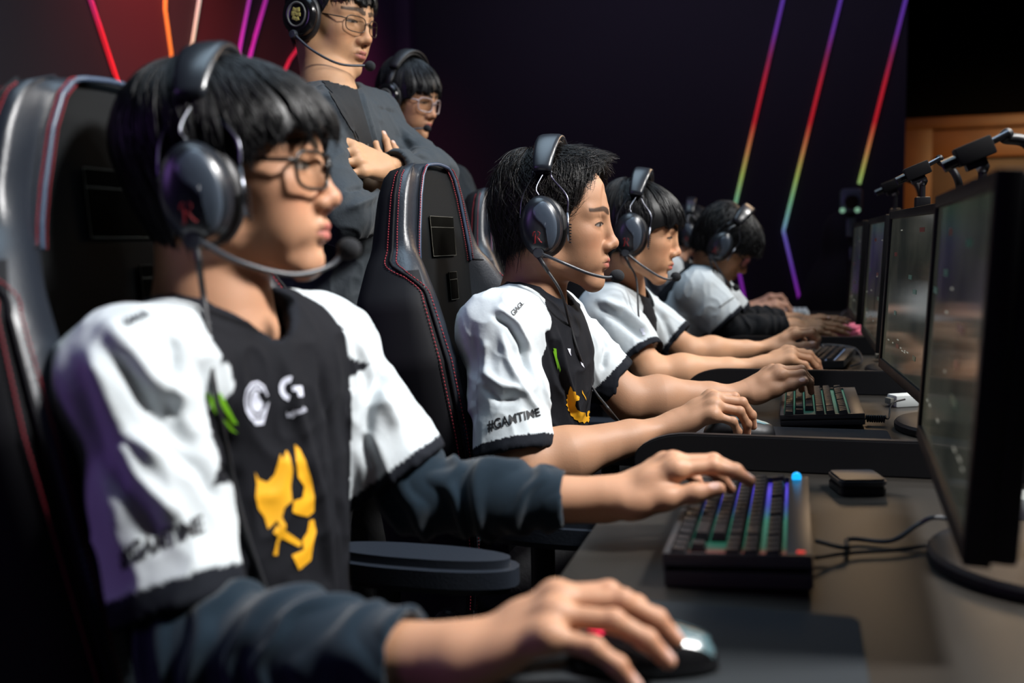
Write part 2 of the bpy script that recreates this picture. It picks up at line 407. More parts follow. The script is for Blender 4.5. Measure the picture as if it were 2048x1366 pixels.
# ================================================================ implicit-surface toolkit for bodies, cloth and hair
def surface_nets(F, lo, h):
    nx, ny, nz = F.shape; S = F < 0
    c = S[:-1, :-1, :-1].astype(np.int8)
    for dx, dy, dz in ((1,0,0),(0,1,0),(0,0,1),(1,1,0),(1,0,1),(0,1,1),(1,1,1)):
        c += S[dx:nx-1+dx, dy:ny-1+dy, dz:nz-1+dz]
    act = np.argwhere((c > 0) & (c < 8))
    i, j, k = act.T
    cor = [(0,0,0),(1,0,0),(0,1,0),(1,1,0),(0,0,1),(1,0,1),(0,1,1),(1,1,1)]
    val = [F[i+a, j+b, k+d] for a, b, d in cor]
    edges = [(0,1),(2,3),(4,5),(6,7),(0,2),(1,3),(4,6),(5,7),(0,4),(1,5),(2,6),(3,7)]
    acc = np.zeros((len(act), 3), np.float64); cnt = np.zeros(len(act))
    for a, b in edges:
        va, vb = val[a], val[b]; m = (va < 0) != (vb < 0)
        t = np.where(m, va/np.where(m, va-vb, 1), 0)
        pa = np.array(cor[a], float); pb = np.array(cor[b], float)
        acc += np.where(m[:, None], pa+(pb-pa)*t[:, None], 0); cnt += m
    V = (act + acc/cnt[:, None])*h + np.array(lo)
    idx = np.full((nx-1, ny-1, nz-1), -1, np.int32); idx[i, j, k] = np.arange(len(act))
    faces = []
    for ax in range(3):
        sl0 = [slice(None)]*3; sl1 = [slice(None)]*3
        sl0[ax] = slice(0, -1); sl1[ax] = slice(1, None)
        A = S[tuple(sl0)]; B = S[tuple(sl1)]
        u, v = [(1, 2), (2, 0), (0, 1)][ax]
        e = np.argwhere(A != B)
        ok = (e[:, u] > 0) & (e[:, v] > 0) & (e[:, u] < F.shape[u]-1) & (e[:, v] < F.shape[v]-1)
        e = e[ok]; inside = A[tuple(e.T)]
        def cell(du, dv):
            q = e.copy(); q[:, u] -= du; q[:, v] -= dv; return idx[tuple(q.T)]
        q = np.stack([cell(1, 1), cell(0, 1), cell(0, 0), cell(1, 0)], 1)
        q[~inside] = q[~inside][:, ::-1]
        faces.append(q)
    Fc = np.concatenate(faces); Fc = Fc[(Fc >= 0).all(1)]
    return V, Fc
def relax(V, F, it=2, lam=0.5):
    for _ in range(it):
        n = len(V); s = np.zeros((n, 3)); c = np.zeros(n)
        for a, b in ((0, 1), (1, 2), (2, 3), (3, 0)):
            for p, q in ((a, b), (b, a)):
                for ax in range(3): s[:, ax] += np.bincount(F[:, p], V[F[:, q], ax], n)
                c += np.bincount(F[:, p], minlength=n)
        V = V + lam*(s/np.maximum(c, 1)[:, None]-V)
    return V
def vnormals(V, F):
    d1 = V[F[:, 2]]-V[F[:, 0]]; d2 = V[F[:, 3]]-V[F[:, 1]]; fn = np.cross(d1, d2)
    N = np.zeros_like(V)
    for k in range(4):
        for ax in range(3): N[:, ax] += np.bincount(F[:, k], fn[:, ax], len(V))
    return N/np.maximum(np.linalg.norm(N, axis=1), 1e-12)[:, None]
def npv(p): return np.array([p[0], p[1], p[2]], float)
class Field:
    def __init__(s, lo, hi, h):
        s.h = h; s.lo = np.array(lo, float); n = np.ceil((np.array(hi, float)-s.lo)/h).astype(int)+2
        s.n = n; s.ax = [s.lo[a]+h*np.arange(n[a]) for a in range(3)]
        s.F = np.full(n, 1.0, np.float32)
    def _sub(s, lo, hi):
        a = np.clip(np.floor((lo-s.lo)/s.h).astype(int), 0, s.n); b = np.clip(np.ceil((hi-s.lo)/s.h).astype(int)+1, 0, s.n)
        if (b <= a).any(): return None
        sl = tuple(slice(a[i], b[i]) for i in range(3))
        X = s.ax[0][sl[0]][:, None, None]; Y = s.ax[1][sl[1]][None, :, None]; Z = s.ax[2][sl[2]][None, None, :]
        return sl, X, Y, Z
    def _mix(s, sl, d, k, mode):
        A = s.F[sl]; d = d.astype(np.float32)
        if mode == 'u':
            h = np.maximum(k-np.abs(A-d), 0)/max(k, 1e-6); s.F[sl] = np.minimum(A, d)-h*h*k*0.25
        elif mode == 's':
            h = np.maximum(k-np.abs(A+d), 0)/max(k, 1e-6); s.F[sl] = np.maximum(A, -d)+h*h*k*0.25
        return s
    def ell(s, c, r, R=None, k=0.01, mode='u'):
        c = npv(c); r = np.array(r, float); m = r.max()+k*1.3+3*s.h
        q = s._sub(c-m, c+m)
        if q is None: return s
        sl, X, Y, Z = q; x = X-c[0]; y = Y-c[1]; z = Z-c[2]
        if R is not None:
            R = np.array(R); x, y, z = (R[0, 0]*x+R[1, 0]*y+R[2, 0]*z, R[0, 1]*x+R[1, 1]*y+R[2, 1]*z, R[0, 2]*x+R[1, 2]*y+R[2, 2]*z)
        k0 = np.sqrt((x/r[0])**2+(y/r[1])**2+(z/r[2])**2); k1 = np.sqrt((x/r[0]**2)**2+(y/r[1]**2)**2+(z/r[2]**2)**2)
        return s._mix(sl, k0*(k0-1)/np.maximum(k1, 1e-6), k, mode)
    def cone(s, a, b, ra, rb, k=0.01, mode='u', flat=None):
        """capsule with radii ra to rb; flat=(axis, factor) squashes it across the unit axis"""
        a = npv(a); b = npv(b); m = max(ra, rb)*(1.0 if flat is None else max(1, flat[1]))+k*1.3+3*s.h
        q = s._sub(np.minimum(a, b)-m, np.maximum(a, b)+m)
        if q is None: return s
        sl, X, Y, Z = q; ba = b-a; L = ba.dot(ba)+1e-12
        x = X-a[0]; y = Y-a[1]; z = Z-a[2]
        t = np.clip((x*ba[0]+y*ba[1]+z*ba[2])/L, 0, 1)
        x = x-t*ba[0]; y = y-t*ba[1]; z = z-t*ba[2]
        d2 = x*x+y*y+z*z
        if flat is not None:
            n, f = npv(flat[0]), flat[1]; w = x*n[0]+y*n[1]+z*n[2]; d2 = np.maximum(d2-w*w, 0)+(w/f)**2
        return s._mix(sl, np.sqrt(d2)-(ra+(rb-ra)*t), k, mode)
    def chain(s, pts, rs, k=0.01, mode='u', flat=None):
        for i in range(len(pts)-1): s.cone(pts[i], pts[i+1], rs[i], rs[i+1], k, mode, flat)
        return s
    def rbox(s, c, h, R=None, r=0.01, k=0.01, mode='u'):
        c = npv(c); hh = np.array(h, float); m = np.linalg.norm(hh)+k*1.3+3*s.h
        q = s._sub(c-m, c+m)
        if q is None: return s
        sl, X, Y, Z = q; x = X-c[0]; y = Y-c[1]; z = Z-c[2]
        if R is not None:
            R = np.array(R); x, y, z = (R[0, 0]*x+R[1, 0]*y+R[2, 0]*z, R[0, 1]*x+R[1, 1]*y+R[2, 1]*z, R[0, 2]*x+R[1, 2]*y+R[2, 2]*z)
        qx = np.abs(x)-hh[0]+r; qy = np.abs(y)-hh[1]+r; qz = np.abs(z)-hh[2]+r
        d = np.sqrt(np.maximum(qx, 0)**2+np.maximum(qy, 0)**2+np.maximum(qz, 0)**2)+np.minimum(np.maximum(qx, np.maximum(qy, qz)), 0)-r
        return s._mix(sl, d, k, mode)
    def cut(s, p, n):
        """keep the side of the plane the normal n points away from"""
        n = npv(n); n = n/np.linalg.norm(n); d = (s.ax[0][:, None, None]-p[0])*n[0]+(s.ax[1][None, :, None]-p[1])*n[1]+(s.ax[2][None, None, :]-p[2])*n[2]
        s.F = np.maximum(s.F, d.astype(np.float32)); return s
    def mesh(s, it=1, lam=0.5):
        for a in range(3):      # close the border
            sl = [slice(None)]*3; sl[a] = 0; s.F[tuple(sl)] = 1; sl[a] = -1; s.F[tuple(sl)] = 1
        V, F = surface_nets(s.F, s.lo, s.h)
        return (relax(V, F, it, lam) if it else V), F
def drop_small(V, F, frac=0.05):
    """remove tiny loose islands"""
    n = len(V); lab = np.arange(n)
    for _ in range(200):
        m = lab[F].min(1); new = lab.copy()
        for k in range(4): np.minimum.at(new, F[:, k], m)
        new = new[new]
        if (new == lab).all(): break
        lab = new
    u, c = np.unique(lab, return_counts=True); keep = u[c >= frac*c.max()]
    ok = np.isin(lab, keep); mp = np.cumsum(ok)-1
    return V[ok], mp[F[ok[F[:, 0]]]]
def sstep(a, b, x):
    t = np.clip((x-a)/(b-a), 0, 1); return t*t*(3-2*t)
def vnoise(P_, scale, seed=0):
    """cheap smooth value noise in numpy"""
    q = P_*scale+seed*17.3; i = np.floor(q).astype(np.int64); f = q-i; f = f*f*(3-2*f); out = 0
    def hsh(a, b, c):
        v = (a*73856093) ^ (b*19349663) ^ (c*83492791) ^ (seed*2654435761); v = (v ^ (v >> 13))*1274126177; return ((v ^ (v >> 16)) & 0xffff)/65535.0
    for dx in (0, 1):
        for dy in (0, 1):
            for dz in (0, 1):
                w = (f[:, 0] if dx else 1-f[:, 0])*(f[:, 1] if dy else 1-f[:, 1])*(f[:, 2] if dz else 1-f[:, 2])
                out = out+w*hsh(i[:, 0]+dx, i[:, 1]+dy, i[:, 2]+dz)
    return out*2-1
def capd(V, a, b):
    a = npv(a); b = npv(b); ba = b-a; t = np.clip((V-a)@ba/(ba@ba+1e-12), 0, 1); return np.linalg.norm(V-a-t[:, None]*ba, axis=1), t
def poly_dist(V, pts):
    d = np.full(len(V), 9.0); T = np.zeros(len(V)); n = len(pts)-1
    for i in range(n):
        q, t = capd(V, pts[i], pts[i+1]); m = q < d; d[m] = q[m]; T[m] = (i+t[m])/n
    return d, T

# ================================================================ head
SKIN = np.array(s2l('c99a78'))
def head_field(p, neck_pts, neck_r):
    """p: dict of proportions. Local frame: x forward, y to the person's left, z up; origin between the ears"""
    h = p.get('res', 0.0016)
    lo = np.array([-0.115, -0.095, -0.16]); hi = np.array([0.14, 0.095, 0.135])
    for q, r in zip(neck_pts, neck_r): lo = np.minimum(lo, npv(q)-r-.012); hi = np.maximum(hi, npv(q)+r+.012)
    f = Field(lo, hi, h)
    w = p.get('width', 1.0); j = p.get('jaw', 1.0)
    f.ell((-0.012, 0, 0.034), (0.094, 0.076*w, 0.088), k=0.0)
    f.ell((0.025, 0, 0.030), (0.070, 0.066*w, 0.078), k=0.03)
    f.ell((0.034, 0, -0.030), (0.054, 0.058*w, 0.062), k=0.03)
    for s in (-1, 1):
        f.cone((-0.018, s*0.052*w*j, -0.025), (0.000, s*0.052*w*j, -0.060), 0.018, 0.015, k=0.03)
        f.cone((0.000, s*0.052*w*j, -0.062), (0.066, s*0.014*j, -0.100), 0.014, 0.013, k=0.026)
        f.ell((0.054, s*0.042*w, -0.020), (0.026, 0.020, 0.020), k=0.022)          # cheekbone
        f.ell((0.052, s*0.036*w, -0.055), (0.026, 0.022, 0.028), k=0.022)          # cheek
        f.cone((0.083, s*0.014, 0.024), (0.067, s*0.048*w, 0.022), 0.0095, 0.0085, k=0.016)   # brow
        f.ell((0.105, s*0.034, 0.002), (0.0215, 0.018, 0.0115), k=0.012, mode='s')  # eye socket
        f.ell((0.0725, s*0.0325*w, 0.001), (0.0145, 0.0175, 0.0125), k=0.006)       # eyeball under lids
        f.cone((0.0835, s*0.022*w, 0.0075), (0.074, s*0.046*w, 0.006), 0.0032, 0.0028, k=0.004)   # upper lid
        f.cone((0.084, s*0.022*w, -0.0075), (0.076, s*0.042*w, -0.0055), 0.0028, 0.0026, k=0.005)  # lower lid
        # nose wing
        f.ell((0.0945, s*0.0135, -0.0375), (0.011, 0.0085, 0.0085), k=0.006)
    nt_ = p.get('nose', 0.0)
    f.cone((0.0870, 0, 0.016), (0.1035+nt_, 0, -0.027), 0.0070, 0.0080, k=0.014)
    f.ell((0.1060+nt_, 0, -0.0325), (0.0092, 0.0108, 0.0088), k=0.009)
    for s in (-1, 1): f.ell((0.0985+nt_, s*0.0068, -0.0455), (0.006, 0.0032, 0.0038), k=0.003, mode='s')
    f.ell((0.074, 0, -0.064), (0.022, 0.030, 0.024), k=0.016)                       # muzzle
    lp = p.get('lips', 0.0)
    f.chain([(0.082, -0.024, -0.0635), (0.0925+lp, -0.011, -0.0598), (0.0950+lp, 0, -0.0612), (0.0925+lp, 0.011, -0.0598), (0.082, 0.024, -0.0635)], [0.0028, 0.0048, 0.0052, 0.0048, 0.0028], k=0.005)
    f.chain([(0.082, -0.022, -0.0655), (0.0915+lp, -0.010, -0.0718), (0.0925+lp, 0, -0.0725), (0.0915+lp, 0.010, -0.0718), (0.082, 0.022, -0.0655)], [0.0028, 0.0050, 0.0058, 0.0050, 0.0028], k=0.005)
    f.chain([(0.083, -0.026, -0.0655), (0.103+lp, 0, -0.0665), (0.083, 0.026, -0.0655)], [0.0010, 0.0013, 0.0010], k=0.0025, mode='s')
    f.cone((0.094, 0, -0.050), (0.096, 0, -0.056), 0.0022, 0.0026, k=0.004, mode='s')   # philtrum
    cz = p.get('chin', 0.0)
    f.ell((0.0725, 0, -0.099-cz), (0.0165, 0.0215, 0.0155), k=0.018)
    f.ell((0.1005, 0, -0.0845), (0.010, 0.020, 0.0045), k=0.008, mode='s')              # below lip
    f.chain(neck_pts, neck_r, k=0.022)
    # ears
    for s in (-1, 1):
        f.ell((-0.006, s*0.078*w, 0.000), (0.017, 0.006, 0.030), R=Matrix.Rotation(s*-0.35, 3, 'Z'), k=0.004)
        f.ell((-0.004, s*0.084*w, 0.002), (0.010, 0.004, 0.019), R=Matrix.Rotation(s*-0.35, 3, 'Z'), k=0.003, mode='s')
    return f
def head_color(V, N, p):
    tone = np.array(p.get('tone', SKIN)); C = np.tile(tone, (len(V), 1)); w = p.get('width', 1.0); lp = p.get('lips', 0.0); nt_ = p.get('nose', 0)
    x, y, z = V.T
    def mix(c, a):
        nonlocal C
        C = C*(1-a[:, None])+np.array(c)*a[:, None]
    face = x > 0.05
    # flush
    for s in (-1, 1): mix(tone*np.array([1.08, .82, .78]), 0.5*np.exp(-((x-.07)**2+(y-s*.042)**2+(z+.028)**2)/(2*.016**2)))
    mix(tone*np.array([1.1, .8, .76]), 0.5*np.exp(-((x-.107-nt_)**2+y**2+(z+.034)**2)/(2*.010**2)))
    mix(tone*.86, 0.4*vnoise(V, 90, 3)*face)
    # lips
    up, _ = poly_dist(V, [(0.082, -0.023, -0.0637), (0.0955+lp, -0.010, -0.0607), (0.099+lp, 0, -0.0625), (0.0955+lp, 0.010, -0.0607), (0.082, 0.023, -0.0637)])
    dn, _ = poly_dist(V, [(0.083, -0.021, -0.0662), (0.0955+lp, -0.009, -0.0710), (0.098+lp, 0, -0.0715), (0.0955+lp, 0.009, -0.0710), (0.083, 0.021, -0.0662)])
    d = np.minimum(up-.0040, dn-.0048); mix(np.array(s2l(p.get('lipcol', 'a85f58'))), sstep(0.0015, -0.001, d)*(np.abs(y) < .026))
    mix((0.03, 0.01, 0.01), sstep(0.0013, 0.0004, np.abs(z+.0660))*(x > .083)*(np.abs(y) < .023)*.7)
    # brows
    for s in (-1, 1):
        br, t = poly_dist(V, [(0.088, s*0.011, 0.0235), (0.086, s*0.026, 0.0285), (0.072, s*0.048*w, 0.0255)])
        wd_ = p.get('brow', 0.0058)-0.0022*np.abs(t*1.2-.2); mix((0.014, 0.009, 0.007), 0.88*sstep(wd_+.0012, wd_-.0016, np.abs(z-np.interp(t, [0, .5, 1], [.0235, .0285, .0255])))*(br < .012)*(x > .055))
        # eye opening: white, iris, lash line
        op = p.get('eye', 0.55); yc = s*0.034*w; u = (y-yc)/0.0145; zz = z-0.0005+0.0012*u*s
        lid = op*0.0062*np.sqrt(np.clip(1-u*u, 0, 1)); front = (x > .068) & (x < .093)
        mix((0.20, 0.17, 0.155), sstep(0.0008, -0.0004, np.abs(zz)-lid)*(np.abs(u) < 1)*front)
        ix = s*0.0325*w+p.get('gaze', 0)*.006
        mix((0.010, 0.006, 0.004), sstep(0.0072, 0.0064, np.hypot(y-ix, zz))*sstep(0.0008, -0.0004, np.abs(zz)-lid)*front)
        mix((0.006, 0.004, 0.004), 0.95*sstep(0.0024, 0.0008, np.abs(zz-lid-.0008))*(np.abs(u) < 1.12)*front)
        mix(tone*.42, 0.5*sstep(0.0014, 0.0004, np.abs(zz+lid))*(np.abs(u) < 1.0)*front)
        mix(tone*.55, 0.5*sstep(0.0012, 0.0003, np.abs(zz-lid-.0052))*(np.abs(u) < 1.0)*front)
        mix((0.10, 0.03, 0.02), sstep(.0058, .003, np.sqrt((x-.0985-nt_)**2+(y-s*.0065)**2+(z+.0445)**2)))
    if p.get('moles'):
        for mx, my, mz in p['moles']: mix((0.12, 0.05, 0.03), .8*sstep(.0022, .001, np.sqrt((x-mx)**2+(y-my)**2+(z-mz)**2)))
    if p.get('stubble'):
        a = p['stubble']*np.exp(-((x-.085)**2/(2*.02**2)+(y)**2/(2*.03**2)+(z+.07)**2/(2*.03**2))); mix(tone*.35, a*(0.5+.5*vnoise(V, 500, 5)))
    return np.clip(C, 0, 1)
M_skin = mat('skin', SKIN, 0.52, vcol=True, sss=0.10, spec=0.32, bump=(380, 0.0006, 0.35))

# ================================================================ hand and arm
def finger_chain(base, fwd, up, lens, flex, side=None, spread=0.0):
    """joint positions; flexing turns fwd towards -up"""
    d = fwd.copy(); n = up.copy(); lat = d.cross(n).normalized()
    if spread: q = Matrix.Rotation(spread, 3, n); d = q @ d; lat = q @ lat
    pts = [base.copy()]
    for L, a in zip(lens, flex):
        q = Matrix.Rotation(-math.radians(a), 3, lat); d = q @ d; n = q @ n
        pts.append(pts[-1]+d*L)
    return pts, d, n
HANDDEF = dict(mcp=18, pip=35, dip=22)
def hand_points(wrist, fwd, up, side, pose, sc=1.0):
    """side +1: left hand, -1: right hand (thumb side = side * right-hand lateral). Returns joint chains."""
    fwd = Vector(fwd).normalized(); up = Vector(up); up = (up-fwd*up.dot(fwd)).normalized()
    lat = fwd.cross(up).normalized()            # points to the right of fwd seen with up up
    th = lat*(1 if side > 0 else -1)            # left hand palm down: thumb to the right
    out = {}
    fl = pose
    spec = dict(index=(0.026, 0.090, 0.0), middle=(0.004, 0.094, 0.003), ring=(-0.017, 0.088, 0.001), pinky=(-0.036, 0.079, -0.005))
    lens = dict(index=(0.044, 0.026, 0.021), middle=(0.049, 0.030, 0.022), ring=(0.045, 0.028, 0.022), pinky=(0.035, 0.021, 0.019))
    for n, (l, x, z) in spec.items():
        base = wrist+fwd*x*sc+th*l*sc+up*z*sc
        f = fl.get(n, (18, 35, 22)); sp = fl.get(n+'_sp', {'index': 5, 'middle': 0, 'ring': -4, 'pinky': -9}[n])
        sgn = -1 if side > 0 else 1
        pts, d, nn = finger_chain(base, fwd, up, [a*sc for a in lens[n]], f, spread=math.radians(sp)*sgn)
        out[n] = (pts, d, nn)
    tb = wrist+fwd*0.022*sc+th*0.024*sc-up*0.008*sc
    td = fl.get('thumb_dir', (0.80, 0.52, -0.28)); tf = fl.get('thumb', (8, 14))
    d = (fwd*td[0]+th*td[1]+up*td[2]).normalized(); m1 = tb+d*0.045*sc
    # thumb flexes towards the palm / forward
    ax = up.cross(d).normalized()*(1)
    bend = (fwd*0.85-th*0.35-up*0.15).normalized()
    d2 = d.lerp(bend, min(1, tf[0]/45)).normalized(); m2 = m1+d2*0.034*sc
    d3 = d2.lerp(bend, min(1, tf[1]/45)).normalized(); m3_ = m2+d3*0.027*sc
    out['thumb'] = ([tb, m1, m2, m3_], d3, th.lerp(up, .6).normalized())
    return out, fwd, up, th
def hand_into(f, H, wrist, fwd, up, th, sc=1.0):
    rad = dict(index=(.0098, .0088, .0078, .0066), middle=(.0100, .0090, .0080, .0068), ring=(.0094, .0084, .0076, .0064), pinky=(.0084, .0074, .0066, .0056))
    R = Matrix((fwd, th, up)).transposed()
    kb = {}
    for n, r in rad.items():
        pts, d, nn = H[n]; r = [q*sc for q in r]
        f.chain(pts, r, k=0.003)
        f.ell(pts[0]+Vector(up)*0.001, (0.0115*sc, 0.0105*sc, 0.0105*sc), R=R, k=0.008)     # knuckle
        for q in (1, 2): f.ell(pts[q], [r[q]*1.10]*3, k=0.003)
        # metacarpal
        o = wrist+th*((pts[0]-wrist).dot(th)*0.45)+fwd*0.012*sc
        f.cone(o, pts[0], 0.0125*sc, 0.0105*sc, k=0.012)
        # tendon ridge
    pts, d, nn = H['thumb']
    f.chain(pts, [0.0150*sc, 0.0118*sc, 0.0105*sc, 0.0082*sc], k=0.008)
    f.ell(pts[0].lerp(pts[1], .35)-up*0.004*sc, (0.026*sc, 0.017*sc, 0.015*sc), R=R, k=0.014)   # thenar
    f.cone(pts[1], H['index'][0][0].lerp(wrist, .35), 0.0075*sc, 0.009*sc, k=0.018)             # web
    f.ell(wrist+fwd*0.052*sc-up*0.004*sc-th*.004*sc, (0.044*sc, 0.035*sc, 0.0135*sc), R=R, k=0.012)
    f.ell(wrist+fwd*0.03*sc-th*0.024*sc-up*0.007*sc, (0.03*sc, 0.014*sc, 0.014*sc), R=R, k=0.012)  # heel
def hand_bounds(H):
    P_ = np.array([npv(q) for n in H for q in H[n][0]]); return P_.min(0)-.022, P_.max(0)+.022
def hand_color(V, N, H, tone, fwd, up, C):
    for n in H:
        pts, d, nn = H[n]
        tip, prev = pts[-1], pts[-2]
        dd, t = capd(V, prev.lerp(tip, .5), tip+d*.003); a = np.exp(-(dd/.009)**2)*.45
        C = C*(1-a[:, None])+a[:, None]*(tone*np.array([1.15, .80, .78]))
        if n != 'thumb':
            for q in (1, 2):
                dd = np.linalg.norm(V-npv(pts[q]), axis=1); a = np.exp(-(dd/.011)**2)*.25; C = C*(1-a[:, None])+a[:, None]*(tone*np.array([1.05, .78, .74]))
        # nail
        c = prev.lerp(tip, .82)+nn*0.007+d*.001; q = V-npv(c); u = q@npv(d); v = q@npv(nn.cross(d).normalized()); w = q@npv(nn)
        rad_ = (u/.0062)**2+(v/.0052)**2; a = sstep(1.15, .85, rad_)*(w > -.0055)*.75
        C = C*(1-a[:, None])+a[:, None]*np.array(s2l('e0b8ac'))
    return C
# ================================================================ hair, headsets, glasses
M_hair = mat('black_hair', (0.006, 0.006, 0.007), 0.42, spec=0.35)
M_hair2 = mat('dark_brown_hair', (0.010, 0.008, 0.007), 0.42, spec=0.4)
M_pad = mat('black_leatherette', (0.012, 0.012, 0.014), 0.45, bump=(300, 0.0006, 0.4))
M_cup = mat('dark_blue_grey_shell', (0.014, 0.017, 0.023), 0.30, spec=0.6)
M_cuplight = mat('slate_shell_inlay', (0.055, 0.072, 0.098), 0.32, spec=0.6)
M_wire = mat('dark_steel_wire', (0.20, 0.21, 0.24), 0.28, metal=1.0)
M_red = mat('red_mark', (0.22, 0.006, 0.010), 0.6)
M_cable = mat('black_cable', (0.014, 0.015, 0.018), 0.5)
M_boom = mat('grey_boom', (0.035, 0.040, 0.050), 0.35)
M_foam = mat('black_foam', (0.012, 0.013, 0.016), 0.95, bump=(900, 0.001, 1.0))
M_emblem = mat('yellow_emblem', (0.55, 0.47, 0.12), 0.5)
M_ringm = mat('grey_ring', (0.16, 0.16, 0.14), 0.4)

def hair(root, Mh, style, seed=1, n=1500, material=None, rad=0.00055):
    rs = np.random.default_rng(seed)
    A = style
    C = np.array(A.get('c', (0.0, 0, 0.040))); R = np.array(A.get('r', (0.112, 0.094, 0.103)))
    th_t = np.radians(A['th']); ze = np.array(A['z'])     # bottom edge height over azimuth (0 = face, 180 = nape)
    lift = np.array(A.get('lift', [0]*len(th_t)))
    part = A.get('crown', (-0.035, 0.0))
    nc = A.get('clumps', 46); cth = np.sort(rs.uniform(-np.pi, np.pi, nc)); camp = rs.uniform(-1, 1, nc)
    def zend(t): return np.interp(np.abs((t+np.pi) % (2*np.pi)-np.pi), th_t, ze)
    def surf(t, s, off):
        a = np.abs((t+np.pi) % (2*np.pi)-np.pi)
        zt = zend(t); hz = (zt-C[2])/R[2]
        pe = np.where(hz > 0, np.arccos(np.clip(hz, -1, 1)), np.pi/2-hz)
        ph = s*pe
        hr = np.where(ph < np.pi/2, np.sin(ph), 1-A.get('tuck', 0.28)*(ph-np.pi/2)**1.5*(0.35+0.65*(a/np.pi)))
        hz2 = np.where(ph < np.pi/2, np.cos(ph), -(ph-np.pi/2))
        cr = (1-np.clip(hr, 0, 1))*(hz2 > 0)
        lf = np.interp(a, th_t, lift)*np.clip(hr, 0, 1)**2
        g = 1+off+lf
        x = C[0]+R[0]*hr*np.cos(t)*g+part[0]*cr
        y = C[1]+R[1]*hr*np.sin(t)*g+part[1]*cr
        z = C[2]+R[2]*hz2*(1+off+lf*.9)
        q = A.get('quiff')
        if q is not None:
            w = np.exp(-(a/q['w'])**2)*np.clip(hr, 0, 1)**q.get('p', 2); x = x+q['dx']*w; z = z+q['dz']*w
        return np.stack([x, y, z], -1)
    def clump(t, amt):
        d = (t[..., None]-cth+np.pi) % (2*np.pi)-np.pi; k = np.abs(d).argmin(-1)
        dd = np.take_along_axis(d, k[..., None], -1)[..., 0]
        return t-dd*amt, camp[k], np.abs(dd)
    # shell
    nt_, ns_ = 220, 44
    T, S = np.meshgrid(np.linspace(-np.pi, np.pi, nt_, endpoint=False), np.linspace(0.0, 1, ns_), indexing='ij')
    Tc, cv, dd = clump(T, 0.0)
    ridge = (0.5+0.5*np.cos(np.clip(dd*nc/2.0, 0, np.pi)))*S**1.3
    sw = A.get('swirl', 0.25)
    ov = surf(T+sw*S, S*(1-.05*(1-ridge)*S+0.03*cv*S**3), A.get('off', -0.035)+0.03*ridge*np.minimum(1, S*2)+0.012*cv*S)
    iv = surf(T+sw*S, S*0.985, -0.16+0*S)
    V = np.concatenate([ov.reshape(-1, 3), iv.reshape(-1, 3)]); N0 = nt_*ns_
    I = np.arange(N0).reshape(nt_, ns_); I2 = np.roll(I, -1, axis=0)
    f1 = np.stack([I[:, :-1], I2[:, :-1], I2[:, 1:], I[:, 1:]], -1).reshape(-1, 4)
    f2 = f1[:, ::-1]+N0
    rim = np.stack([I[:, -1], I2[:, -1], I2[:, -1]+N0, I[:, -1]+N0], -1)
    Vs = [V]; Fs = [f1[:, ::-1], f2[:, ::-1], rim[:, ::-1]]
    # locks and strands
    m = 13
    t0 = rs.uniform(-np.pi, np.pi, n); s0 = rs.uniform(0.02, 0.75, n)**0.8*A.get('s0', 1.0); L = rs.uniform(0.25, 0.6, n); s1 = np.minimum(s0+L, 1.0+0.05*rs.standard_normal(n))
    s1 = np.maximum(s1, s0+.12)
    u = np.linspace(0, 1, m)[None, :]; s = s0[:, None]+(s1-s0)[:, None]*u
    tt = t0[:, None]+0*s
    tcl, cv, _ = clump(tt, A.get('clumping', 0.55)*np.clip(s, 0, 1)**1.5)
    wav = A.get('wave', 0.02); ph = rs.uniform(0, 6.28, n)[:, None]; fr = rs.uniform(1.5, 4, n)[:, None]
    tcl = tcl+wav*np.sin(u*fr*2+ph)+sw*s
    off = 0.0+rs.uniform(-0.03, A.get('fluff', 0.035), n)[:, None]*np.sin(np.pi*np.clip(u*0.8+.1, 0, 1))+0.012*cv*s + A.get('tipout', 0.0)*(u**3)*rs.uniform(-.3, 1, n)[:, None]
    Pn = surf(tcl, np.clip(s, 0, 1.1), off)
    tg = np.gradient(Pn, axis=1); tg /= np.linalg.norm(tg, axis=2, keepdims=True)+1e-9
    rd = Pn-C; rd /= np.linalg.norm(rd, axis=2, keepdims=True); b = np.cross(tg, rd); b /= np.linalg.norm(b, axis=2, keepdims=True)+1e-9
    nn = np.cross(b, tg)
    w = rad*(1-u**3*.85)*rs.uniform(.6, 1.7, n)[:, None]
    k = 3; ring = np.stack([Pn+(b*math.cos(a)*1.7+nn*math.sin(a))*w[..., None] for a in (math.pi/2, math.pi*7/6, math.pi*11/6)], 2)  # n,m,3,3
    Vh = ring.reshape(-1, 3); base = (np.arange(n)*m*k)[:, None, None]+(np.arange(m-1)*k)[None, :, None]+np.arange(k)[None, None, :]
    nxt = base-np.arange(k)[None, None, :]+((np.arange(k)+1) % k)[None, None, :]
    Fh = np.stack([base, nxt, nxt+k, base+k], -1).reshape(-1, 4)+len(V)
    V = np.concatenate([V, Vh]); F = np.concatenate(Fs+[Fh])
    Mw = np.array(Mh); Vw = V@Mw[:3, :3].T+Mw[:3, 3]
    return wobj('hair', Vw, F, material or M_hair, root)
def wobj(name, V, F, m, root, **kw):
    if root is not None and not isinstance(V, list): V = V-npv(root.location)
    return mesh_obj(name, V, F, m, root, **kw)

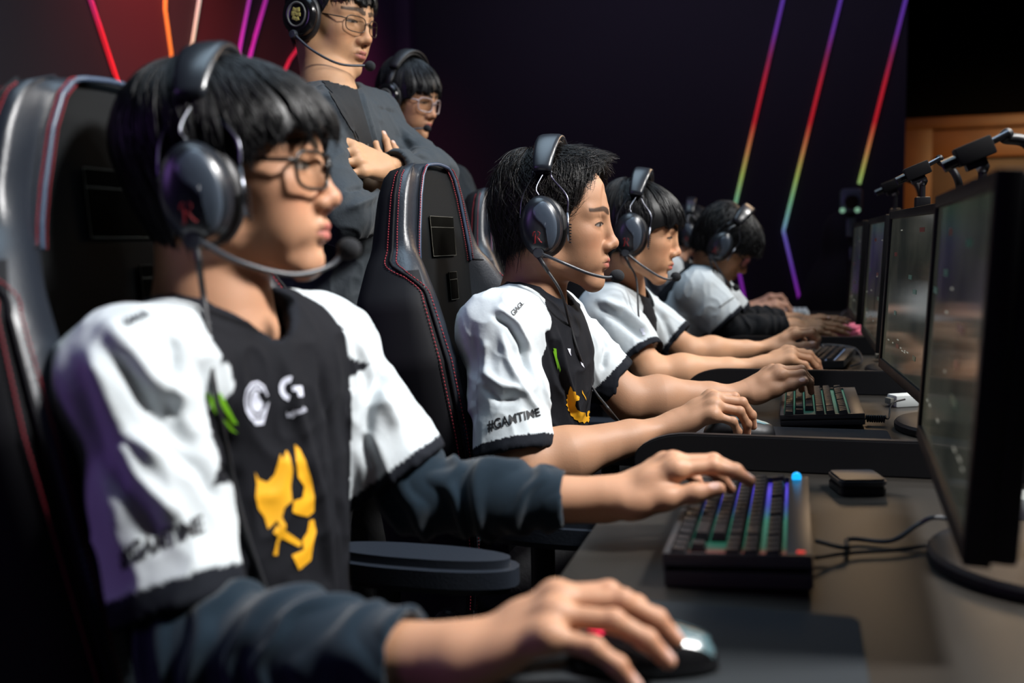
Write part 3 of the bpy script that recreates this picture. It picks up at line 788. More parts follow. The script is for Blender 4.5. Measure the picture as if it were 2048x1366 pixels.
def R_mark(mb, M):
    """red curled letter-like mark on the cup"""
    pts = [[(-.9, -1.0), (-.45, -.95), (-.3, .2), (-.1, .8), (.45, .95), (.8, .7), (.6, .25), (.05, .05), (.35, -.3), (.65, -.8), (1.0, -1.0)],
           [(-.75, .25), (-.7, .75), (-.35, .98), (.0, .9)]]
    for p in pts: mb.tube([M @ Vector((x*.0095, 0, z*.0115)) for x, z in p], [.0007+.0007*abs(math.sin(i)) for i in range(len(p))], 6)
def headset(Mh, label, group='black gaming headsets worn by the players', coach=False, dz=0.0, boom=None):
    Mh = Mh @ Matrix.Translation((0, 0, dz)); root = empty('headset', matrix=Mh, label=label, category='headset', group=group)
    zt = 0.153; yb = 0.098
    seg = 26; xo = -0.006
    # padded band
    vs = []; pts = []
    a0, a1 = math.radians(24), math.radians(156)
    for i in range(seg+1):
        a = a0+(a1-a0)*i/seg; pts.append((Vector((xo, -math.cos(a)*yb, 0.045+math.sin(a)*(zt-0.045-.002))), a))
    def band(t_in, t_out, wd, inset=1.0):
        m = MB(); ns = 12; V = []
        for i, (p, a) in enumerate(pts):
            o = Vector((0, -math.cos(a), math.sin(a)*1.05)).normalized(); e = min(i, seg-i)/seg*2; wv = wd*(0.72+0.28*math.sin(math.pi*min(1, e*1.6)/2))
            for k in range(ns):
                th = 2*math.pi*k/ns; cx = math.cos(th); sy = math.sin(th)
                sx = math.copysign(abs(cx)**.6, cx); sn = math.copysign(abs(sy)**.8, sy)
                V.append(p+Vector((wv*sx, 0, 0))+o*((t_out-t_in)/2*sn+(t_out+t_in)/2))
        F = [(i*ns+k, i*ns+(k+1) % ns, (i+1)*ns+(k+1) % ns, (i+1)*ns+k) for i in range(seg) for k in range(ns)]
        F += [tuple(range(ns-1, -1, -1)), tuple(seg*ns+k for k in range(ns))]
        return m.add(V, F)
    band(0.000, 0.012, 0.0215).build('headband', M_cup if not coach else M_pad, root, smooth=True)
    band(-0.008, 0.002, 0.0175).build('headband_pad', M_pad, root, smooth=True)
    for s in (-1, 1):
        cy = s*0.088; cz = -0.004
        Rm = Matrix.Translation((-0.003, 0, cz)) @ Matrix.Rotation(math.radians(-6), 4, 'Y')
        ex = Vector((1, 0, 0)); 
        # cushion: a soft ring against the head
        mb = MB(); nU, nV = 36, 12; V = []
        for i in range(nU):
            a = 2*math.pi*i/nU
            for k in range(nV):
                b = 2*math.pi*k/nV; rr = 1+0.0
                x = (0.029+0.0135*math.cos(b))*math.cos(a)*(1.0); z = (0.040+0.0135*math.cos(b))*math.sin(a); y = cy+s*(0.004+0.013*math.sin(b))
                V.append(Rm @ Vector((x, y, z)))
        F = [(i*nV+k, i*nV+(k+1) % nV, ((i+1) % nU)*nV+(k+1) % nV, ((i+1) % nU)*nV+k) for i in range(nU) for k in range(nV)]
        mb.add(V, F).build('ear_cushion', M_pad, root, smooth=True)
        # shell: stacked egg-shaped rings, domed
        def egg(a, rx, rz): return (rx*math.cos(a), rz*math.sin(a)*(1.0+0.06*math.sin(a)))
        prof = [(0.92, 0.010), (1.0, 0.014), (1.0, 0.020), (0.965, 0.0225), (0.955, 0.024), (0.955, 0.029), (0.90, 0.0345), (0.75, 0.0395), (0.5, 0.0425), (0.25, 0.0438), (0.02, 0.0442)]
        if coach: prof = [(0.95, 0.010), (1.0, 0.013), (1.0, 0.024), (0.93, 0.030), (0.62, 0.033), (0.58, 0.0315), (0.3, 0.0325), (0.02, 0.033)]
        mb = MB(); nU = 44; V = []
        for r, y in prof:
            for i in range(nU):
                a = 2*math.pi*i/nU; x, z = egg(a, 0.0360*r, 0.0500*r) if not coach else (0.043*r*math.cos(a), 0.046*r*math.sin(a)); V.append(Rm @ Vector((x, cy+s*y, z)))
        F = [(i*nU+k, i*nU+(k+1) % nU, (i+1)*nU+(k+1) % nU, (i+1)*nU+k) for i in range(len(prof)-1) for k in range(nU)]
        F += [tuple((len(prof)-1)*nU+k for k in range(nU)), tuple(range(nU-1, -1, -1))]
        cup = mb.add(V, F).build('ear_cup', M_cup if not coach else M_gloss, root, smooth=True)
        def dome(x, z):   # outward height of the shell at a point
            q = math.hypot(x/0.0385, z/(0.05*(1+.06*(1 if z > 0 else -1)*min(1, abs(z)/.05)))); pr = sorted((a, b) for a, b in prof[4:])
            return float(np.interp(q, [a for a, b in pr], [b for a, b in pr]))
        if not coach:
            # bean-shaped lighter inlay following the dome on the front of the cup
            top = [(-.002, .036), (.008, .042), (.018, .036), (.0265, .020), (.0295, .002), (.027, -.018), (.0195, -.033), (.0125, -.038), (.013, -.024), (.0125, -.010), (.006, .003), (-.004, .014), (-.009, .024), (-.008, .031)]
            loop = [Vector((p.x, 0, p.z)) for p in bez([(x, 0, z) for x, z in top+top[:1]], 5)[:-1]]
            cen = sum(loop, Vector())/len(loop); m2 = MB(); V = []; rings = [1.0, 1.0, .93, .7, .4, .1]; hs = [-.001, .0004, .0012, .0016, .0016, .0016]
            for r, h in zip(rings, hs):
                for q in loop: e = cen.lerp(q, r); V.append(Rm @ Vector((e.x, cy+s*(dome(e.x, e.z)+h), e.z)))
            nl = len(loop); F = [(i*nl+k, i*nl+(k+1) % nl, (i+1)*nl+(k+1) % nl, (i+1)*nl+k) for i in range(len(rings)-1) for k in range(nl)]+[tuple((len(rings)-1)*nl+k for k in range(nl))]
            m2.add(V, F).build('shell_inlay', M_cuplight, cup, smooth=True)
            m3_ = MB(); R_mark(m3_, Rm @ Matrix.Translation((-0.006, cy+s*(dome(-.006, -.017)-.0002), -0.017)) @ Matrix.Rotation(math.radians(0), 4, 'X') @ (Matrix.Scale(0.85, 4) if s < 0 else Matrix.Rotation(math.pi, 4, 'Z')))
            m3_.build('red_logo', M_red, cup, smooth=True)
            # yoke: two wires from the band end to the cup, adjuster bar with ribs at the front
            top_ = Vector((xo, s*(yb*math.cos(a0)), 0.045+math.sin(a0)*(zt-.047)))
            for dx, fx, fz in ((-.020, -.040, .012), (.020, .041, .018)):
                p0 = top_+Vector((dx*.8, 0, .003)); p1 = Vector((fx*.95, s*0.101, 0.048)); p2 = Vector((fx*1.02, s*0.107, fz))
                MB().tube(bez([p0, p0+Vector((dx*.1, s*.003, -.012)), p1, p2], 5), 0.0013, 6).build('yoke_wire', M_wire, root, smooth=True)
            mb = MB(); mb.tube([Vector((0.041, s*0.107, 0.020)), Vector((0.0435, s*0.108, -0.028))], 0.0022, 8); mb.build('adjuster_bar', M_wire, root, smooth=True)
            mb = MB()
            for i in range(7): mb.box(Vector((0.0455, s*0.103, 0.0-.005*i)), (0.0016, 0.004, 0.0013), b=.0004)
            mb.build('adjuster_ribs', M_plastic, root)
            mb = MB(); mb.tube(bez([top_+Vector((.004, s*.002, .002)), Vector((-.012, s*.112, .062)), Vector((-.006, s*.116, .048))], 6), 0.0011, 6); mb.build('audio_lead', M_wire, root, smooth=True)
        else:
            mb = MB(); V = []
            for r, y in ((.60, .0300), (.60, .0345), (.52, .0345), (.50, .0315)):
                for i in range(36): a = 2*math.pi*i/36; V.append(Rm @ Vector((.043*r*math.cos(a), cy+s*y, .046*r*math.sin(a))))
            F = [(i*36+k, i*36+(k+1) % 36, (i+1)*36+(k+1) % 36, (i+1)*36+k) for i in range(3) for k in range(36)]
            mb.add(V, F).build('cup_ring', M_ringm, cup, smooth=True)
            mb = MB()
            for px_, pz_, w_, h_, an in ((-.004, .010, .006, .005, .3), (.005, .009, .005, .006, -.2), (-.008, .002, .005, .006, 0), (0, .001, .006, .004, .5), (.008, -.001, .004, .005, 0), (-.005, -.008, .006, .005, .2), (.003, -.010, .005, .005, -.4)):
                mb.box(Rm @ Vector((px_, cy+s*.0335, pz_)), (w_*.9, .0012, h_*.8), R=Matrix.Rotation(an, 3, 'Y'), b=.0006)
            mb.build('yellow_emblem', M_emblem, cup)
            top_ = Vector((xo, s*(yb*math.cos(a0)), 0.045+math.sin(a0)*(zt-.047)))
            MB().tube([top_, Vector((-.003, s*.108, .052)), Vector((-.003, s*.112, .03))], 0.006, 8, flat=1.8).build('yoke_arm', M_plastic, root, smooth=True)
    # boom microphone on the right cup
    piv = Vector((-0.0055, -0.119, -0.047))
    mb = MB(); mb.lathe([(0.0085, -.010), (0.0098, -.007), (0.0098, .004), (0.0080, .0085), (.0001, .009)], 20, Matrix.Translation(piv) @ Matrix.Rotation(math.radians(90), 4, 'X')); hub = mb.build('boom_hub', M_boom, root)
    bp = boom or [(0.000, -0.123, -0.049), (0.035, -0.118, -0.064), (0.075, -0.098, -0.082), (0.103, -0.075, -0.090), (0.116, -0.060, -0.088)]
    bp = [Vector(q) for q in bp]; path = bez(bp, 8)
    MB().tube(path, [0.0034]+[0.0028]*(len(path)-1), 8).build('boom_arm', M_boom, root, smooth=True)
    mb = MB(); e = bp[-1]; R0 = 0.0115; V = []
    n1, n2 = 14, 20
    for i in range(n1+1):
        a = math.pi*i/n1
        for k in range(n2): b = 2*math.pi*k/n2; V.append(e+Vector((.004, .002, 0))+Vector((R0*math.cos(a)*1.12, R0*math.sin(a)*math.cos(b), R0*math.sin(a)*math.sin(b))))
    F = [(i*n2+k, i*n2+(k+1) % n2, (i+1)*n2+(k+1) % n2, (i+1)*n2+k) for i in range(n1) for k in range(n2)]
    mb.add(V, F).build('microphone', M_foam, root, smooth=True)
    return root
def on_cloth(bv, pix, lift=.006):
    out = []
    for x, y in pix:
        h, n = hit(bv, x, y)
        if h is not None: out.append(h-ray(x, y)*lift)
    return out
def headset_cable(root, Mh, pts, r=0.0024):
    inv = Mh.inverted(); p0 = Vector((-0.004, -0.122, -0.056)); w = [p0]+[inv @ Vector(q) for q in pts]
    dn = (w[1]-p0).normalized(); MB().tube([p0+dn*-.002, p0+dn*.03], [.0042, .0030], 8).build('strain_relief', M_cable, root, smooth=True)
    MB().tube(bez([p0+dn*.02]+w[1:], 10), r, 7).build('cable', M_cable, root, smooth=True)

M_frame = mat('black_glasses_frame', (0.006, 0.005, 0.005), 0.3)
M_frame2 = mat('brown_metal_frame', (0.06, 0.045, 0.035), 0.3, metal=0.7)
M_frame3 = mat('clear_pinkish_frame', (0.45, 0.36, 0.36), 0.2)
M_lens = bpy.data.materials.new('spectacle_lens'); M_lens.use_nodes = True
_nt = M_lens.node_tree; _nt.nodes.remove(P(_nt)); _o = _nt.nodes['Material Output']
_tr = _nt.nodes.new('ShaderNodeBsdfTransparent'); _tr.inputs[0].default_value = (.97, .97, .96, 1); _gl = _nt.nodes.new('ShaderNodeBsdfGlossy'); _gl.inputs['Roughness'].default_value = 0.03
_fr = _nt.nodes.new('ShaderNodeFresnel'); _fr.inputs[0].default_value = 1.35; _mx = _nt.nodes.new('ShaderNodeMixShader')
_mx.inputs[0].default_value = 0.06; _nt.links.new(_tr.outputs[0], _mx.inputs[1]); _nt.links.new(_gl.outputs[0], _mx.inputs[2]); _nt.links.new(_mx.outputs[0], _o.inputs[0])
def glasses(Mh, label, material, w=0.029, h=0.0195, r=0.0016, squ=0.62, x0=0.104, zc=-0.004):
    root = empty('glasses', matrix=Mh, label=label, category='glasses')
    def outline(s, k=40, sc=1.0):
        out = []
        for i in range(k):
            a = 2*math.pi*i/k; c, n = math.cos(a), math.sin(a)
            yy = w*sc*math.copysign(abs(c)**squ, c); zz = h*sc*math.copysign(abs(n)**squ, n)
            y = s*0.0345+yy; out.append(Vector((x0-abs(y)**1.6*1.55, y, zc+zz+0.0)))
        return out
    mb = MB()
    for s in (-1, 1):
        o = outline(s); mb2 = MB(); mb2.tube(o+[o[0]], r, 8, caps=False); mb2.build('rim', material, root, smooth=True)
        q = outline(s, sc=.97); c = sum(q, Vector())/len(q); m = MB(); n = len(q)
        V = [v for v in q]+[v+Vector((-.0014, 0, 0)) for v in q]
        m.add(V, [tuple(range(n)), tuple(range(2*n-1, n-1, -1))]+[(i, (i+1) % n, n+(i+1) % n, n+i) for i in range(n)]).build('lens', M_lens, root)
        e = Vector((x0-(.0345+w)**1.6*1.55, s*(.0345+w), zc+h*.45))
        MB().tube([e+Vector((.001, -s*.002, 0)), Vector((e.x-.006, s*.069, e.z+.001)), Vector((.02, s*.0765, .010)), Vector((-.004, s*.079, .010)), Vector((-.022, s*.079, -.006))], [r*1.3, r*1.2, r, r, r], 8, flat=1.0).build('temple', material, root, smooth=True)
        MB().tube([Vector((x0-.006, s*.0085, zc-.003)), Vector((x0-.016, s*.0115, zc-.009))], [.001, .0028], 6).build('nose_pad', material, root, smooth=True)
    MB().tube(bez([Vector((x0-.0005, -.0095, zc+h*.25)), Vector((x0+.003, 0, zc+h*.42)), Vector((x0-.0005, .0095, zc+h*.25))], 5), r, 8).build('bridge', material, root, smooth=True)
    return root

# ================================================================ clothing
WHT = np.array(s2l('c4cbcf')); BLK = np.array(s2l('15161b')); NVY = np.array(s2l('15181f')); NVB = np.array(s2l('12303f'))
M_jersey = mat('jersey_knit', WHT, 0.85, vcol=True, spec=0.15, bump=(60, 0.0025, 0.35))
M_navy = mat('navy_long_sleeve', s2l('0a1e2b'), 0.9, spec=0.2, sheen=0.2, bump=(900, 0.0008, 0.5))
M_blacksleeve = mat('black_long_sleeve', s2l('14161a'), 0.85, spec=0.2, bump=(900, 0.0008, 0.5))
M_trouser = mat('black_trousers', s2l('0c0d10'), 0.8, bump=(120, 0.002, 0.4))
M_jacket = mat('charcoal_jacket', s2l('2b3238'), 0.75, spec=0.3, sheen=0.1, bump=(70, 0.003, 0.4))
M_tee = mat('black_tee', s2l('101114'), 0.85, bump=(90, 0.002, 0.4))
M_print = {k: mat('print_'+k, s2l(v), 0.55) for k, v in dict(black='1c1d22', green='7dc21e', yellow='e8a81c', white='d8dcec', dark='17181d').items()}

def bvh_of(V, F): return BVHTree.FromPolygons([tuple(v) for v in V], [tuple(int(i) for i in f) for f in F])
def hit(bvh, px, py):
    r = ray(px, py); loc, nrm, i, d = bvh.ray_cast(CAM, r)
    return (loc, nrm) if loc is not None else (None, None)
def stroke(V, N, bvh, pix, width, amp):
    pts = []
    for a, b in zip(pix, pix[1:]):
        for k in range(4): pts.append((a[0]+(b[0]-a[0])*k/4, a[1]+(b[1]-a[1])*k/4))
    pts.append(pix[-1]); P3 = [h for h in (hit(bvh, *q)[0] for q in pts) if h is not None]
    if len(P3) < 2: return
    P3 = [p for i, p in enumerate(P3) if i == 0 or (p-P3[i-1]).length < .12]
    if len(P3) < 2: return
    lo = np.array(P3).min(0)-width*3; hi = np.array(P3).max(0)+width*3
    m = np.where(((V > lo) & (V < hi)).all(1))[0]
    if len(m) == 0: return
    d, t = poly_dist(V[m], P3); e = 1.35*np.exp(-(d/(width*.85))**2)*np.minimum(1, 6*np.minimum(t, 1-t)+.15)
    V[m] += N[m]*(amp*e)[:, None]
def text_mesh(s, bold=True, shear=0.0):
    cu = bpy.data.curves.new('t', 'FONT'); cu.body = s; cu.size = 1; cu.shear = shear; cu.align_x = 'LEFT'
    if bold: cu.offset = 0.024
    o = bpy.data.objects.new('t', cu); COL.objects.link(o)
    dg = bpy.context.evaluated_depsgraph_get(); me = bpy.data.meshes.new_from_object(o.evaluated_get(dg))
    bpy.data.objects.remove(o); bpy.data.curves.remove(cu)
    vs = [v.co.copy() for v in me.vertices]; fs = [tuple(p.vertices) for p in me.polygons]; bpy.data.meshes.remove(me)
    x0 = min(v.x for v in vs); x1 = max(v.x for v in vs); y0 = min(v.y for v in vs); y1 = max(v.y for v in vs)
    return [((v.x-x0)/(x1-x0), (v.y-y0)/(y1-y0)) for v in vs], fs
def decal(name, uv, fs, quad, bvh, m, root, off=0.0012, res=0.05):
    """wrap a flat print (uv in 0..1) onto a garment, inside the corner points quad (bottom-left, bottom-right, top-right, top-left)"""
    bm = bmesh.new(); vs = [bm.verts.new((u, v, 0)) for u, v in uv]
    for f in fs:
        try: bm.faces.new([vs[i] for i in f])
        except ValueError: pass
    bmesh.ops.triangulate(bm, faces=bm.faces[:])
    for _ in range(4):
        es = [e for e in bm.edges if (e.verts[0].co-e.verts[1].co).length > res]
        if not es: break
        bmesh.ops.subdivide_edges(bm, edges=es, cuts=1); bmesh.ops.triangulate(bm, faces=bm.faces[:])
    q = [Vector(c) for c in quad]; bad = []
    for v in bm.verts:
        u, w = v.co.x, v.co.y
        p = (q[0]*(1-u)+q[1]*u)*(1-w)+(q[3]*(1-u)+q[2]*u)*w
        h, n = hit(bvh, p.x, p.y)
        if h is None: bad.append(v)
        else: v.co = h+n*off
    bmesh.ops.delete(bm, geom=bad, context='VERTS')
    if not bm.verts: bm.free(); return None
    bad = [f for f in bm.faces if max(e.calc_length() for e in f.edges) > .03]
    bmesh.ops.delete(bm, geom=bad, context='FACES')
    bm.verts.index_update(); V = [v.co-root.location for v in bm.verts]; F = [[v.index for v in f.verts] for f in bm.faces]; bm.free()
    return mesh_obj(name, V, F, m, root)
def polys(*loops):
    uv = []; fs = []
    for l in loops: n = len(uv); uv += list(l); fs.append(tuple(range(n, n+len(l))))
    return uv, fs
# ================================================================ bodies
def V3(*a): return Vector(a)
def quick(a): return npv(a)
def build_person(c):
    t0 = time.time()
    H, B, C, SR, SL, NB = [Vector(c[k]) for k in ('hip', 'belly', 'chest', 'shR', 'shL', 'neck')]
    F = Vector(c['face_dir']); F.z = 0; F.normalize(); U = (C-B).normalized(); L = U.cross(F).normalized(); F = L.cross(U).normalized()
    RT = Matrix((F, L, U)).transposed()
    base = Vector((H.x, H.y, 0.0))
    Mh = Matrix.Translation(c['head']) @ (Matrix.Rotation(math.radians(c['yaw']), 4, 'Z') @ Matrix.Rotation(math.radians(c['pitch']), 4, 'Y') @ Matrix.Rotation(math.radians(c.get('roll', 0)), 4, 'X'))
    hs = c.get('hscale', 1.0); Mh = Mh @ Matrix.Scale(hs, 4)
    tone = np.array(s2l(c['tone'])); hp = dict(c.get('hp', {})); hp['tone'] = tone; hp['res'] = c.get('hres', .0018)
    inv = Mh.inverted()
    nl = inv @ NB; nl2 = inv @ (NB+(C-NB).normalized()*0.07+F*.02)
    nr = c.get('neck_r', .056)
    hf = head_field(hp, [(-.028, 0, -.035), tuple(nl), tuple(nl2)], [nr/hs, nr*1.04/hs, nr*1.25/hs])
    V, Fc = hf.mesh(1); Cc = head_color(V, None, hp)
    st = c['hair']
    # hair-bearing scalp is dark under the hair
    az = np.degrees(np.arctan2(np.abs(V[:, 1]), V[:, 0]-0)); zz = np.interp(az, st['th'], st['z'])
    a = sstep(-.004, .006, V[:, 2]-zz-.004)*(V[:, 2] > -.09); a[(V[:, 0] > .05) & (V[:, 2] < .03)] *= 0
    Cc = Cc*(1-a[:, None])+a[:, None]*np.array([.012, .010, .009])
    Mw = np.array(Mh); V = V@Mw[:3, :3].T+Mw[:3, 3]
    parts = [(V, Fc, Cc)]
    # ---- coarse body under the clothes
    arms = c['arms']; legs = c['legs']
    allp = [H, B, C, SR, SL, NB]+[Vector(q) for l in legs for q in l]+[Vector(a_['el']) for a_ in arms]
    lo = np.array([list(p) for p in allp]).min(0)-.2; hi = np.array([list(p) for p in allp]).max(0)+.2; hi[2] = NB.z+.03
    bf = Field(lo, hi, .010); w = c.get('build', 1.0)
    def torso(f, g, sh=.055):
        f.ell(H, (.115*w+g, .165*w+g, .12+g), R=RT, k=.05)
        f.ell(B, (.105*w+g, .150*w+g, .17+g), R=RT, k=.06)
        f.ell(C, (.105*w+g, .158*w+g, .16+g), R=RT, k=.06)
        f.cone(SR, SL, sh+g, sh+g, k=.05)
        for s_ in (SR, SL):
            f.cone(NB-U*.035, s_, .050+g*.6, sh-.004+g, k=.035)
    torso(bf, -.012, .05)
    for l in legs:
        bf.chain([Vector(q) for q in l[:3]], [.080, .055, .04], k=.03); bf.chain([Vector(l[2]), Vector(l[3])], [.042, .035], k=.02)
    for a_ in arms:
        s_ = SR if a_['side'] < 0 else SL
        bf.chain([s_, Vector(a_['el'])], [.045, .038], k=.02)
        bf.chain([Vector(a_['el']), Vector(a_['wr'])], [.036, .022], k=.02)
    Vb, Fb = bf.mesh(1); parts.append((Vb, Fb, np.tile(tone, (len(Vb), 1))))
    handinfo = []
    for a_ in arms:
        el = Vector(a_['el']); wr = Vector(a_['wr']); s_ = SR if a_['side'] < 0 else SL; sc = a_.get('sc', 1.0)
        Hn, fw, up, th = hand_points(wr, a_['fwd'], a_['up'], a_['side'], a_.get('pose', {}), sc)
        st_ = s_.lerp(el, .45) if a_.get('skin', 'short') == 'short' else el.lerp(wr, .55)
        lo1, hi1 = hand_bounds(Hn); ps = [st_, wr]+([el] if a_.get('skin', 'short') == 'short' else [])
        for q in ps: lo1 = np.minimum(lo1, npv(q)-.06); hi1 = np.maximum(hi1, npv(q)+.06)
        f = Field(lo1, hi1, a_.get('res', .0018)); hand_into(f, Hn, wr, fw, up, th, sc)
        fl = (up, .74)
        ax = (wr-el).normalized(); m1 = el.lerp(wr, .28)
        ww = c.get('armw', 1.0)
        f.cone(el.lerp(wr, .72), wr+fw*.012, .0235*ww*sc+.0015, .0245*sc, k=.02, flat=fl)
        if a_.get('skin', 'short') == 'short':
            f.chain([st_, el], [.045*ww, .037*ww], k=.02)
            f.chain([el, m1, el.lerp(wr, .72)], [.036*ww, .040*ww, .027*ww], k=.025)
            f.ell(el-(wr-el).normalized()*.012, (.025, .025, .025), k=.02)
        else: f.cone(st_, wr, .031, .024*sc, k=.02)
        Va, Fa = f.mesh(1); Ca = np.tile(tone, (len(Va), 1))
        if len(Va): Ca = hand_color(Va, None, Hn, tone, fw, up, Ca)
        parts.append((Va, Fa, Ca)); handinfo.append((Hn, fw, up, th))
    n = 0; VV = []; FF = []; CC = []
    for v, f_, cc in parts: VV.append(v); FF.append(f_+n); CC.append(cc); n += len(v)
    V = np.concatenate(VV); Fc = np.concatenate(FF); CC = np.concatenate(CC)
    me = mesh_obj('person', V-npv(base), Fc, M_skin, None, colors=CC, label=c['label'], category='person', group=None)
    me.location = base; root = me
    root['_'] = 0; del root['_']
    # ---- hair
    hair(root, Mh, st, c.get('seed', 1), c.get('strands', 1200), c.get('hairmat'), c.get('hrad', .00055))
    # ---- upper garment
    kind = c.get('top', 'jersey'); res = c.get('jres', .0032)
    lo = np.array([list(p) for p in (H, B, C, SR, SL, NB)]).min(0)-.26; hi = np.array([list(p) for p in (H, B, C, SR, SL, NB)]).max(0)+.26
    hi[2] = NB.z+.05; lo[2] = H.z-.10
    sl = []
    for a_ in arms:
        s_ = SR if a_['side'] < 0 else SL; el = Vector(a_['el']); se = s_.lerp(el, a_.get('sl', .86)); sl.append((s_, se, a_))
        if kind == 'jersey': q = [se]
        else: q = [el, Vector(a_['wr'])]
        for p in q: lo = np.minimum(lo, npv(p)-.11); hi = np.maximum(hi, npv(p)+.11)
    jf = Field(lo, hi, res); g = c.get('loose', .014)
    torso(jf, g, .052)
    for s_, se, a_ in sl:
        if kind == 'jersey':
            r0, r1 = a_.get('slr', (.066, .074)); ax = (se-s_).normalized(); drop = Vector(a_.get('drop', (0, 0, -.012)))
            mid = s_.lerp(se, .5)+drop*.3
            jf.chain([s_, mid, se+drop], [r0, (r0+r1)/2, r1], k=.022)
            jf.cone(se+drop+ax*.006, se+drop+ax*.12, r1-.006, r1-.002, k=.003, mode='s')
            jf.cut(se+drop+ax*.045, ax) if False else None
        else:
            el = Vector(a_['el']); wr = Vector(a_['wr'])
            jf.chain([s_, el, el.lerp(wr, .8)], [.057, .058, .044], k=.03); cut_d = (wr-el).normalized()
            jf.cone(el.lerp(wr, .8)+cut_d*.03, wr+cut_d*.1, .036, .036, k=.002, mode='s')
    # neck opening
    nd = (Vector(Mh @ Vector((-.028, 0, -.04)))-NB).normalized()
    jf.cone(NB-nd*(.018+.6*c.get('collar', .008))+F*(.004+c.get('collar', .008)), NB+nd*.12+F*.004, nr+.006, nr+.012, k=.006, mode='s')
    if kind == 'jersey':
        # trim sleeves at their hems
        for s_, se, a_ in sl:
            ax = (se-s_).normalized(); drop = Vector(a_.get('drop', (0, 0, -.012))); p = se+drop
            q = jf._sub(npv(p)-.13, npv(p)+.13)
            if q is None: continue
            sls, X, Y, Z = q
            d = (X-p.x)*ax.x+(Y-p.y)*ax.y+(Z-p.z)*ax.z-.004
            rr = np.sqrt(np.maximum((X-p.x)**2+(Y-p.y)**2+(Z-p.z)**2-((X-p.x)*ax.x+(Y-p.y)*ax.y+(Z-p.z)*ax.z)**2, 0))
            tor = c.get('_keep')
            dd = np.where(rr < a_.get('slr', (.066, .074))[1]+.02, d, -1).astype(np.float32)
            # keep the torso: only trim where the point is nearer to the arm than to the trunk
            bx = npv(C); tx = (X-bx[0])*L.x+(Y-bx[1])*L.y+(Z-bx[2])*L.z
            side = -1 if a_['side'] < 0 else 1
            dd = np.where(tx*side > .125*w, dd, np.where((X-bx[0])*F.x+(Y-bx[1])*F.y+(Z-bx[2])*F.z > .16, dd, -1)).astype(np.float32)
            jf.F[sls] = np.maximum(jf.F[sls], dd)
    V, Fc = jf.mesh(2)
    V, Fc = drop_small(V, Fc, .08)
    N = vnormals(V, Fc)
    # creases
    al = c.get('folds', .0035)
    rel_ = V-npv(C); lx = rel_@npv(F); ly = rel_@npv(L); lz = rel_@npv(U)
    Q = np.stack([lx*1.0, ly*.55, lz*.35], 1)
    rn = 1-np.abs(vnoise(Q+0.02*vnoise(V, 14, 3)[:, None], 22, c.get('seed', 1)))
    rn2 = 1-np.abs(vnoise(np.stack([lx+lz*.6, ly, lz*.5-lx*.3], 1), 30, c.get('seed', 1)+5))
    V = V+N*(al*((rn**3-.3)+.8*(rn2**4-.2)))[:, None]
    if c.get('strokes'):
        bv = bvh_of(V, Fc)
        for s_ in c['strokes']: stroke(V, N, bv, *s_)
    V = relax(V, Fc, 1, .4)
    if kind == 'jersey':
        Cc = np.tile(BLK, (len(V), 1)); white = np.zeros(len(V), bool)
        cenS = (SR+SL)/2; q = V-npv(cenS); hl = q@npv(L); hh = q@npv(U); hf_ = q@npv(F)
        lb = np.interp(-hh, [-.08, 0, .04, .09, .14, .2], c.get('rag', [.080, .118, .128, .134, .140, .150]))+.004*np.sin(hh*150)
        white |= (np.abs(hl) > lb) & (hh > -.19)
        def trunk(Vv):
            q_ = np.full(len(Vv), 9.0)
            for cc_, rr_ in ((H, (.115*w+g, .165*w+g, .12+g)), (B, (.105*w+g, .150*w+g, .17+g)), (C, (.105*w+g, .158*w+g, .16+g))):
                e_ = (Vv-npv(cc_))@np.array(RT)/np.array(rr_); k0 = np.linalg.norm(e_, axis=1); k1 = np.linalg.norm(e_/np.array(rr_), axis=1); q_ = np.minimum(q_, k0*(k0-1)/k1)
            return q_
        et = trunk(V); Cc[white] = WHT
        for s_, se, a_ in sl:
            drop = Vector(a_.get('drop', (0, 0, -.012))); d, t = capd(V, s_, se+drop); r0, r1 = a_.get('slr', (.066, .074)); sg = -1 if a_['side'] < 0 else 1
            inarm = (d-(r0+(r1-r0)*t) < et) & (t > .02) & (hl*sg > .04) & ((t > .30+.25*(sg < 0)) | (hl*sg > np.interp(-hh, [.0, .03, .09, .13, .19], c.get('rag2', [.10, .150, .150, .140, .02])))); ax = (se-s_).normalized(); e = (V-npv(se+drop))@npv(ax)
            Cc[inarm] = WHT
            Cc[inarm & (e > -a_.get('cuff', .012))] = NVY
        # collar band
        d, t = capd(V, NB-nd*.05+F*.006, NB+nd*.12)
        Cc[(d < nr+c.get('band', .031)) & (np.abs(hl) < .13)] = NVY
        gar = wobj('jersey', V, Fc, M_jersey, root, colors=Cc)
    else:
        gar = wobj('jacket', V, Fc, c.get('topmat', M_jacket), root)
    bv = bvh_of(V, Fc)
    for d_ in c.get('decals', []): decal(d_[0], *d_[1], d_[2], bv, d_[3], gar if False else root, **(d_[4] if len(d_) > 4 else {}))
